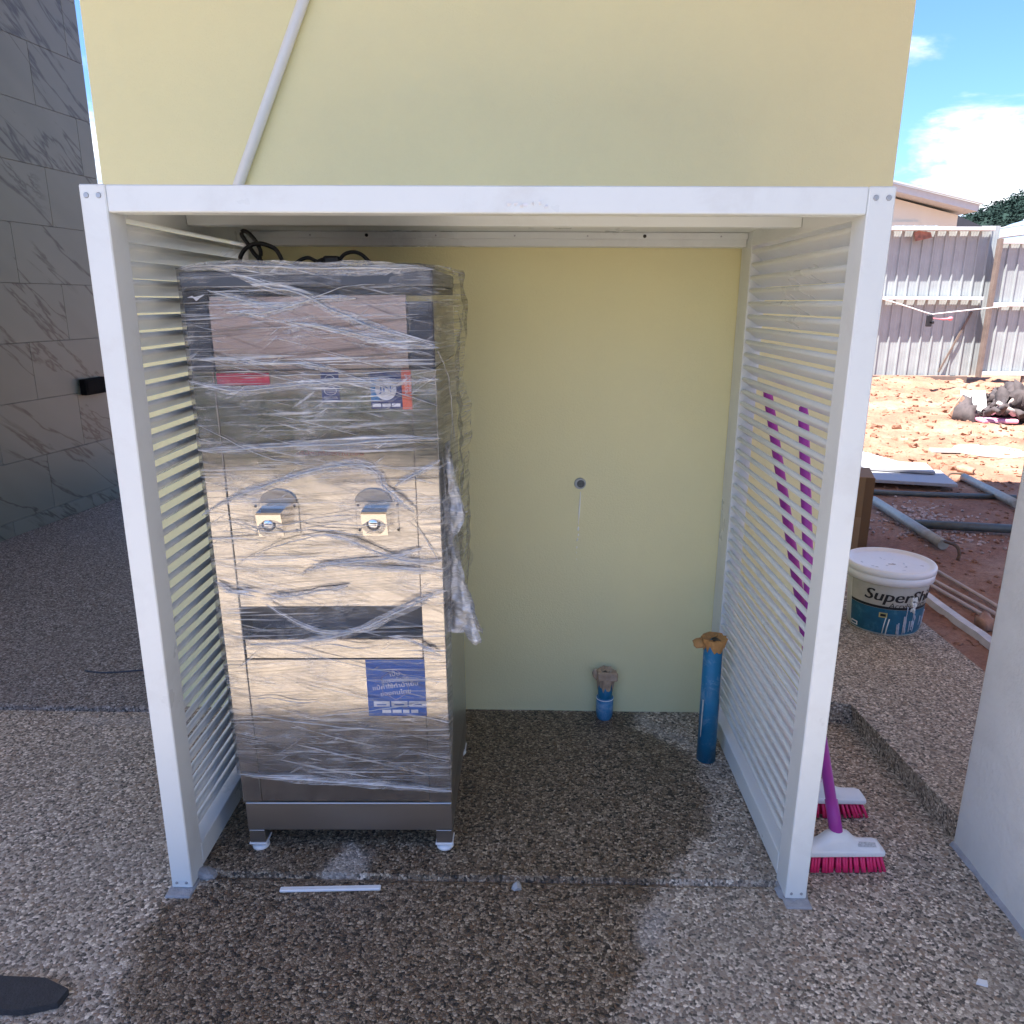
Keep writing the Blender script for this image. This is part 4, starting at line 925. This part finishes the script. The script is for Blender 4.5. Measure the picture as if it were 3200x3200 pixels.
for dx in (0, .0018, -.0018): curved_text('SuperShield', .074, R(282) + dx / .16, .190, M_ink, .40, lab, 0.15, .0026 + abs(dx) * .2)
curved_text('Acrylic 100%', .034, R(283), .150, M_ink, .19, lab, 0.1)
bm = NB(); rg = random.Random(8)   # dried paint runs
for i in range(16):
    a = R(rg.uniform(262, 335)); z1 = rg.uniform(.06, .15); z0 = rg.uniform(.006, z1 - .03)
    pts = []
    for k in range(6):
        z = z1 + (z0 - z1) * k / 5; pts.append((bc[0] + (rad_at(z) + .0015) * math.cos(a + .02 * k / 5), bc[1] + (rad_at(z) + .0015) * math.sin(a + .02 * k / 5), bc[2] + z))
    tube(bm, pts, [rg.uniform(.002, .007) for _ in pts], 6, .5)
obj('paint_run', bm, mat('pale_lilac_paint', (.55, .56, .62), .5, var=.1), t)
bm = NB()
for i in range(10):
    a = R(rg.uniform(283, 291)); z = rg.uniform(.105, .185); rock(bm, (bc[0] + rad_at(z) * math.cos(a), bc[1] + rad_at(z) * math.sin(a), bc[2] + z), rg.uniform(.008, .015), (1, .4, 1.2), 1, .5, rg)
for (a, z0, z1, w) in ((R(252), .006, .085, .004), (R(247), .012, .090, .003)):
    tube(bm, [(bc[0] + (rad_at(z) + .002) * math.cos(a + q), bc[1] + (rad_at(z) + .002) * math.sin(a + q), bc[2] + z) for z, q in ((z1, .03), ((z0 + z1) / 2, 0), (z0, -.02))], w, 6, .6)
obj('paint_blob', bm, M_splash, t)
bm = NB(); hp = [(bc[0] + (RT + .016) * math.cos(a), bc[1] + (RT + .016) * math.sin(a) , bc[2] + HB - .05 - .0) for a in (R(150), R(185), R(215))]
for k in range(14): 
    a = R(rg.uniform(0, 360)); q = rg.uniform(.02, .13); rock(bm, (bc[0] + q * math.cos(a), bc[1] + q * math.sin(a), bc[2] + HB + .0152), .006, (1.6, 1, .06), 1, .4, rg)
obj('lid_smudge', bm, mat('faint_grey_smudge', (.55, .58, .62), .5), ld)['kind'] = 'stuff'

# ------------------------------------------------------------------ small things on the floor
bm = NB(); box(bm, -.552, -.285, .0, .0155, .001, .009, .002, M=Matrix.Translation((0, 0, 0)) @ Matrix.Translation((-.42, .008, 0)) @ Matrix.Rotation(R(3), 4, 'Z') @ Matrix.Translation((.42, -.008, 0)))
single('plastic_strip', 'thin white plastic strip lying at the front of the enclosure', 'strip', bm, M_whitepl, (-.42, .008, 0))
bm = NB(); tube(bm, smooth_path([(-1.74, 1.19, .023), (-1.66, 1.175, .023), (-1.58, 1.185, .023), (-1.50, 1.2, .024), (-1.42, 1.195, .023)], 6), .0035, 6)
single('floor_wire', 'dark blue wire lying on the left corridor floor', 'wire', bm, mat('dark_blue_wire', (.03, .045, .07), .5), (-1.6, 1.19, .02))
bm = NB(); prism(bm, [(-1.30, -.38), (-1.30, -.294), (-1.12, -.294), (-1.0, -.297), (-.93, -.325), (-.935, -.36), (-1.0, -.38)], 'z', .001, .018)
single('dark_mat', 'dark slate grey mat at the near left floor corner', 'mat', bm, M_mat, (-1.05, -.4, 0))
bm = NB(); rock(bm, (0.078, 0.028, .006), .016, (1.1, .8, .7), 1, .3, random.Random(3)); single('pebble', 'pale loose pebble in front of the enclosure opening', 'pebble', bm, mat('pale_pebble', (.42, .42, .42), .8), (.078, .028, 0))
bm = NB(); prism(bm, [(1.145, -.250), (1.168, -.258), (1.174, -.243), (1.156, -.238)], 'z', .001, .006); single('paper_scrap', 'white paper scrap on the floor below the plastered pier', 'scrap', bm, M_whitepl, (1.15, -.24, 0))

# ------------------------------------------------------------------ yard: fence
t = thing('corrugated_fence', 'tall grey corrugated metal site fence across the earth yard', 'fence', (8.2, 15.2, -0.1))
def corr(bm, x0, x1, y, z0, z1, pitch=.225, d=.035):
    xs_ = []; x = x0
    while x < x1 - 1e-4:
        for dx, dd in ((0, 0), (pitch * .24, 0), (pitch * .255, .003), (pitch * .29, .003), (pitch * .305, 0), (pitch * .48, 0), (pitch * .495, .003), (pitch * .53, .003), (pitch * .545, 0), (pitch * .74, 0), (pitch * .79, d), (pitch * .90, d), (pitch * .95, 0)):
            if x + dx < x1: xs_.append((x + dx, y - dd))
        # fine centre crease
        x += pitch
    xs_.append((x1, y))
    A = [bm.verts.new((a, b, z0)) for a, b in xs_]; B = [bm.verts.new((a, b, z1)) for a, b in xs_]
    for i in range(len(xs_) - 1): bm.faces.new((A[i], A[i + 1], B[i + 1], B[i]))
    geo = [f_ for f_ in bm.faces]
    r_ = bmesh.ops.extrude_face_region(bm, geom=geo)
    for v in r_['geom']:
        if isinstance(v, bmesh.types.BMVert): v.co.y += .004
x = 4.925; k = 0
while x < 9.80:
    bm = NB(); x1 = min(x + .9, 9.80)
    corr(bm, x, x1 + .003, 15.2 + .004 * (k % 2), .04, 3.05 + (.03 if k % 2 else 0)); sh = obj('sheet', bm, M_galv, t); x += .9; k += 1
for z, d in ((3.0, .22), (1.64, .19)):
    bm = NB(); box(bm, 4.9, 9.56, 15.155 - d, 15.158, z - .035, z + .035, .004); obj('rail', bm, M_rail, t)
bm = NB(); box(bm, 4.9, 9.56, 15.11, 15.16, -.10, .035, .004); obj('kick_board', bm, M_rust, t)
bm = NB(); box(bm, -.02, .02, -.02, .0, 0, 1.35, M=Matrix.Translation((8.95, 15.15, .12)) @ Matrix.Rotation(R(22), 4, 'Y')); obj('brace', bm, M_rust, t)
bm = NB(); box(bm, 4.9, 5.0, 15.25, 15.33, -.2, 3.0); obj('post', bm, M_rust, t)
for i in range(2):
    bm = NB(); box(bm, 7.0 + 2.3 * i, 7.08 + 2.3 * i, 15.25, 15.33, -.2, 3.0); obj('post', bm, M_rust, t)
bm = NB(); prism(bm, [(7.96, 2.93), (8.05, 2.96), (8.30, 2.93), (8.34, 2.83), (8.22, 2.80), (8.02, 2.76)], 'y', 15.00, 15.02); obj('torn_tape', bm, mat('torn_brown_tape', (.28, .12, .08), .7, var=.6, scale=10), t)
g = thing('metal_gate', 'corrugated metal gate panel in a steel frame right of the fence', 'gate', (11, 14.9, -0.1))
bm = NB(); corr(bm, 9.68, 12.6, 14.92, .14, 2.74); obj('sheet', bm, M_galv, g)
for z in (.12, 1.52, 2.74):
    bm = NB(); box(bm, 9.66, 12.62, 14.78, 14.88, z - .04, z + .04, .004); obj('rail', bm, M_rail, g)
for x in (9.60, 11.1):
    bm = NB(); box(bm, x, x + .07, 14.78, 14.90, .04, 2.80, .004); obj('stile', bm, M_rail if x > 10 else M_rust, g)
bm = NB(); box(bm, 10.55, 10.63, 14.8, 14.88, -.2, .10); obj('prop', bm, M_rust, g)
# cord with clip and ribbon strung before the fence
t = thing('strung_cord', 'white cord strung before the fence with a black clip', 'cord', (7.54, 13, 1.34))
bm = NB(); tube(bm, smooth_path([(5.0, 13, 2.0), (6.62, 13, 1.603), (7.45, 13, 1.365), (7.56, 13, 1.345), (7.7, 13, 1.36), (9.185, 13, 1.531), (11.0, 13, 1.74)], 5), .011, 6); obj('cord', bm, M_rope, t)
bm = NB(); box(bm, 7.46, 7.56, 12.97, 13.03, 1.12, 1.33, .012); box(bm, 7.50, 7.60, 12.97, 13.03, 1.17, 1.22, .01); obj('clip', bm, M_black, t)
bm = NB(); tube(bm, smooth_path([(7.57, 13, 1.27), (7.75, 13, 1.255), (7.85, 13, 1.26), (7.93, 13, 1.27)], 4), [.008] * 4 + [.018] * 5 + [.035] * 3 + [.02], 8); obj('ribbon', bm, M_tape, t)
for (x, lab_) in ((4.95, 'plain steel stake holding the left end of the cord'), (11.05, 'plain steel stake holding the right end of the cord')):
    bm = NB(); cyl(bm, (x, 13, -.2), (x, 13, 2.05), .03, None, 10); single('stake', lab_, 'stake', bm, M_pipe, (x, 13, -.1), 'stakes holding the cord')

# ------------------------------------------------------------------ yard: materials lying about
EH = earth_h
t = thing('cardboard_box', 'tall brown cardboard box on the earth behind the bucket', 'box', (2.22, 3.36, -.1))
MB_ = Matrix.Translation((2.27, 3.36, 0)) @ Matrix.Rotation(R(-18), 4, 'Z')
bm = NB(); box(bm, -.22, .13, -.17, .17, -.11, .44, .004, M=MB_); cbx_ = obj('carton', bm, M_box, t)
bm = NB(); box(bm, -.222, .078, -.1725, -.1705, -.10, .17, M=MB_); obj('lower_flap', bm, M_boxtape, t)
bm = NB(); box(bm, .078, .1325, -.1718, -.1705, -.10, .438, M=MB_); obj('corner_strip', bm, mat('dark_brown_card', (.15, .085, .04), .8), t)
def pipe(name, label, pts, rr, m, group, hook=None):
    p0 = Vector(pts[0]); t = thing(name, label, 'tube', tuple(p0), group)
    bm = NB(); tube(bm, pts, rr, 14); obj('tube', bm, m, t)
    if hook:
        bm = NB(); tube(bm, smooth_path(hook, 5), rr * .32, 8); obj('hook', bm, mat('rusty_hook', (.12, .075, .05), .7), t)
z = -.055
pipe('scaffold_tube', 'grey scaffold tube with hooked end lying nearest the bucket', [(2.99, 4.53, z), (2.935, 3.32, z)], .036, M_pipe, 'scaffold tubes on the earth', [(2.93, 3.30, z + .03), (2.945, 3.19, z + .035), (2.945, 3.14, z), (2.94, 3.135, -.10)])
bm = NB(); 
pipe('scaffold_tube', 'dark scaffold tube meeting the hooked grey tube crosswise', [(2.99, 3.83, z), (3.75, 3.70, z)], .033, M_darkpipe, 'scaffold tubes on the earth')
pipe('scaffold_tube', 'grey scaffold tube at the shadow edge of the sunlit earth', [(4.24, 5.46, z), (4.12, 4.45, z)], .036, M_pipe, 'scaffold tubes on the earth', [(4.24, 5.46, z + .03), (4.14, 5.52, z + .02), (4.10, 5.50, -.10)])
pipe('scaffold_tube', 'thin dark tube lying along the front of the stacked boards', [(2.8, 4.95, -.075), (3.5, 4.87, -.08), (4.3, 4.76, -.075)], .022, M_darkpipe, 'scaffold tubes on the earth')
def board(label, cx, cy, w, l, th, z0, rot, m, group):
    bm = NB(); box(bm, -w / 2, w / 2, -l / 2, l / 2, 0, th, .003, M=Matrix.Translation((cx, cy, z0)) @ Matrix.Rotation(rot, 4, 'Z'))
    single('board', label, 'board', bm, m, (cx, cy, z0), group)
gB = 'boards lying on the earth'
board('pale board at the bottom of the board stack', 3.15, 6.2, 1.4, 1.1, .03, -.06, R(14), M_sheetw, gB)
board('grey board lying lowest toward the camera in the board stack', 3.55, 5.42, .95, .62, .03, -.05, R(-14), M_sheet, gB)
board('dark edged grey board on top of the board stack', 3.68, 5.66, .62, .42, .025, -.012, R(-16), M_sheet, gB)
bm = NB(); lathe(bm, [(0, 0), (.36, 0), (.37, .012), (.36, .03), (.30, .035), (0, .040)], (5.40, 7.05, EH(5.4, 7.05) + .01), 36)
dk = thing('round_cover', 'white round cover plate lying on sunlit earth', 'cover', (5.4, 7.05, -.1)); obj('plate', bm, M_sheetw, dk)
bm = NB(); prism(bm, [(4.72, 7.0), (5.05, 6.98), (5.04, 7.10), (4.75, 7.12)], 'z', EH(4.9, 7.05) + .02, EH(4.9, 7.05) + .05); obj('tab', bm, M_sheetw, dk)
gr_ = 'thin rods by the platform'
for i, (a, b, lab_) in enumerate((((2.46, 2.98, -.085), (2.56, 2.10, -.085), 'thin pale rod nearest the platform edge'), ((2.52, 2.98, -.085), (2.63, 2.15, -.083), 'thin pale rod in the middle of the three rods'), ((2.66, 2.98, -.085), (2.70, 2.16, -.080), 'thin pale rod farthest from the platform edge'))):
    bm = NB(); tube(bm, [a, b], .011, 8); single('rod', lab_, 'rod', bm, M_palewood, a, gr_)
bm = NB(); rg = random.Random(17); rowsk = []
for k in range(22):
    y = 1.0 + 1.75 * k / 21; x = 2.40 - .02 * k / 21 + .012 * noise.noise(Vector((y * 6, 0, 0)))
    w = .030 + .012 * noise.noise(Vector((y * 9, 3, 0)))
    rowsk.append([bm.verts.new((x + q * w, y, -.105 + h)) for q, h in ((-1, 0), (-.7, .032), (.7, .034), (1, 0))])
for a, b in zip(rowsk[:-1], rowsk[1:]):
    for i in range(3): bm.faces.new((a[i], a[i + 1], b[i + 1], b[i]))
single('mortar_kerb', 'rough white mortar kerb line running along the earth', 'kerb', bm, mat('white_mortar', (.58, .58, .58), .85, var=.15, scale=14), (2.38, 1.9, -.1))
for i, (x, y, q, lab_) in enumerate(((2.50, 2.06, .055, 'reddish broken stone beside the near ends of the rods'), (2.60, 2.02, .045, 'smaller broken stone right of the rods by the mortar kerb'), (4.48, 5.85, .075, 'brown stone standing alone on sunlit earth behind the boards'), (3.70, 6.75, .05, 'low brown stone left of the round cover'))):
    bm = NB(); rock(bm, (x, y, EH(x, y) + q * .4), q, (1.2, .9, .75), 2, .45, random.Random(30 + i)); single('stone', lab_, 'stone', bm, M_stone, (x, y, -.1), 'loose stones in the yard')
# debris heap
t = thing('debris_heap', 'dark heap of stumps, roots and rubbish on sunlit earth', 'debris heap', (6.9, 9.4, -.1))
rg = random.Random(40)
for i in range(46):
    x = 6.95 + rg.gauss(.25, .42); y = 9.4 + rg.gauss(0, .22); q = rg.uniform(.07, .17)
    bm = NB(); rock(bm, (x, y, EH(x, y) + q * .5 + max(0, .36 - abs(x - 7.2) * .3) * rg.random()), q, (1, rg.uniform(.5, .9), rg.uniform(.5, 1.7)), 2, .75, rg); obj('chunk', bm, M_rubble, t)
for i in range(14):
    x = 6.8 + rg.gauss(.2, .35); y = 9.25 + rg.gauss(0, .2); a = rg.uniform(0, 6.28); L = rg.uniform(.12, .3)
    bm = NB(); tube(bm, [(x, y, EH(x, y) + .15), (x + L * .5 * math.cos(a), y + L * .5 * math.sin(a), EH(x, y) + .22), (x + L * math.cos(a), y + L * math.sin(a), EH(x, y) + .18 + rg.uniform(0, .2))], [.05, .04, .025], 8); obj('root', bm, M_palewood if i % 3 == 0 else M_rubble, t)
bm = NB(); box(bm, 6.45, 6.95, 9.02, 9.28, -.08, -.02, .02, M=Matrix.Identity(4)); obj('pink_sheet', bm, M_pinkplastic, t)
bm = NB(); box(bm, -.18, .18, -.01, .01, 0, .34, .004, M=Matrix.Translation((6.62, 9.55, .0)) @ Matrix.Rotation(R(-25), 4, 'X')); obj('white_panel', bm, M_sheetw, t)
bm = NB(); box(bm, -.16, .16, -.012, .012, 0, .36, .004, M=Matrix.Translation((6.25, 9.35, -.1)) @ Matrix.Rotation(R(40), 4, 'Y') @ Matrix.Rotation(R(-20), 4, 'X')); obj('brown_panel', bm, M_stone, t)

# ------------------------------------------------------------------ beyond the fence
t = thing('cream_building', 'cream building with a sloping white roof beyond the fence', 'building', (18, 44, -0.2))
bm = NB(); prism(bm, [(40, -.2), (40, 5.75), (48, 7.7), (48, -.2)], 'x', 13.0, 22.15)
bm.free(); bm = NB()
prism(bm, [(12, -.2), (22.15, -.2), (22.15, 5.92), (18.5, 6.80), (12, 8.3)], 'y', 40.6, 48); obj('wall', bm, M_cream, t)
bm = NB(); prism(bm, [(11.5, 8.80), (18.6, 7.22), (22.65, 6.33), (22.55, 6.00), (18.6, 6.88), (11.5, 8.45)], 'y', 39.6, 48.5); rf = obj('roof', bm, M_roofw, t)
bm = NB(); prism(bm, [(11.5, 8.86), (22.72, 6.41), (22.70, 6.33), (11.5, 8.79)], 'y', 39.4, 39.59); obj('fascia', bm, M_roofw, rf)
bm = NB(); box(bm, 18.7, 20.2, 40.5, 40.59, 4.2, 5.6); obj('eave_shade_panel', bm, M_cream, t)
t = thing('dark_roofed_shed', 'shed with a dark sloping tin roof beside the cream building', 'shed', (26, 47, -.2))
bm = NB(); box(bm, 23.5, 30, 46, 52, -.2, 4.6); obj('wall', bm, M_cream, t)
bm = NB(); prism(bm, [(22.9, 7.1), (29.8, 4.4), (29.8, 4.1), (22.9, 4.1)], 'y', 45.4, 52.5); obj('roof', bm, M_roofd, t)
t = thing('vault_roofed_shed', 'shed with a pale blue barrel vault roof behind the gate', 'shed', (17.5, 24, -.2))
bm = NB(); box(bm, 16.2, 21.8, 23.3, 27, -.2, 3.3); obj('wall', bm, M_galv, t)
bm = NB(); prism(bm, [(19.1 - 3.05 * math.cos(R(a)), 3.3 + 1.25 * math.sin(R(a))) for a in range(0, 181, 10)], 'y', 23, 27.4); vf = obj('roof', bm, M_roofb, t)
for k in range(1, 9):
    a = R(20 * k); bm = NB(); c_ = Vector((19.1 - 3.06 * math.cos(a), 22.98, 3.3 + 1.26 * math.sin(a))); tube(bm, [c_, c_ + Vector((0, 4.4, 0))], .035, 6); obj('seam', bm, M_rail, vf)
bm = NB(); tube(bm, [(19.1 - 3.08 * math.cos(R(a)), 22.97, 3.3 + 1.28 * math.sin(R(a))) for a in range(0, 181, 10)], .05, 6); obj('edge_trim', bm, M_alu, vf)
def leaves(bm, c, rad, n, size, rng):
    for i in range(n):
        d = Vector((rng.gauss(0, 1), rng.gauss(0, 1), rng.gauss(0, 1))).normalized() * (rng.random() ** .4)
        p = Vector(c) + Vector((d.x * rad[0], d.y * rad[1], d.z * rad[2]))
        a = Vector((rng.gauss(0, 1), rng.gauss(0, 1), rng.gauss(0, 1))).normalized(); s_, t_ = frame_of(a); q = size * rng.uniform(.6, 1.3)
        bm.faces.new([bm.verts.new(p + s_ * q), bm.verts.new(p + t_ * q * .6), bm.verts.new(p - s_ * q), bm.verts.new(p - t_ * q * .6)])
t = thing('tree', 'sparse tree top showing over the white roof of the cream building', 'tree', (20.3, 50.5, -.2))
bm = NB(); rg = random.Random(50)
tube(bm, [(20.3, 50.5, -.2), (20.4, 50.5, 4), (20.3, 50.5, 7.5)], [.2, .14, .05], 8)
tips = [(19.6, 8.6), (20.2, 8.9), (20.9, 8.55), (21.4, 8.35), (19.9, 8.2)]
for x, z in tips: tube(bm, [(20.35, 50.5, 6.6), ((20.3 + x) / 2, 50.5, 7.7), (x, 50.5, z)], [.05, .035, .02], 6)
obj('trunk', bm, M_bark, t)
bm = NB()
for x, z in tips: leaves(bm, (x, 50.5, z), (.22, .25, .22), 26, .10, rg)
leaves(bm, (20.3, 50.5, 7.3), (1.2, .8, .4), 120, .12, rg)
obj('crown', bm, M_leaf, t)
# wooded hill
def ridge(x):
    pts = [(0, 26), (110, 27), (150, 31.0), (162, 33.5), (170, 37.5), (178, 39.5), (190, 45), (215, 56), (260, 70), (330, 78), (420, 60)]
    for (a, b), (c, d_) in zip(pts[:-1], pts[1:]):
        if a <= x <= c: return b + (d_ - b) * (x - a) / (c - a)
    return 26 if x < 0 else 60
bm = NB(); rows = []
for j in range(14):
    s_ = j / 13; row = []
    for i in range(80):
        x = 60 + 4.2 * i; y = 255 + 60 * s_
        row.append(bm.verts.new((x, y, (ridge(x) - 2.5) * math.sin(s_ * math.pi / 2) - .3)))
    rows.append(row)
for a, b in zip(rows[:-1], rows[1:]):
    for i in range(79): fc = bm.faces.new((a[i], a[i + 1], b[i + 1], b[i])); fc.smooth = True
struct('hill', bm, M_leaf)
bm = NB(); rg = random.Random(60)
for i in range(900):
    x = rg.uniform(135, 245); s_ = rg.random() ** .6; y = 255 + 60 * s_; z = (ridge(x) - 2.5) * math.sin(s_ * math.pi / 2)
    q = rg.uniform(1.2, 2.6); leaves(bm, (x, y, z + q * .35), (q, q, q * .9), 30, .50, rg)
fo = obj('forest', bm, M_leaf); fo['kind'] = 'stuff'; tag(fo, 'dense dark forest covering the distant hill', 'forest')
# planting behind the photographer's place (reflected in the steel)
bm = NB(); rg = random.Random(70)
for i in range(260):
    x = rg.uniform(-7, 8); leaves(bm, (x, -5.3 + rg.gauss(0, .15), .05 + rg.random() * .66), (.5, .4, .32), 70, .10, rg)
bm2 = bm
bm = NB(); box(bm, -14, 14, -9.4, -9.2, -.3, 2.1); single('added_reflection_wall', 'unseen beige wall beyond the hedge, added for the steel reflection', 'wall', bm, mat('added_wall_beige', (.66, .61, .54), .9), (0, -9.3, -.2)); bm = bm2  # unseen wall, added so the upper steel reflects a mid grey
hd = obj('hedge', bm, M_hedge); hd['kind'] = 'stuff'; tag(hd, 'low green hedge along the far side of the yard', 'hedge')
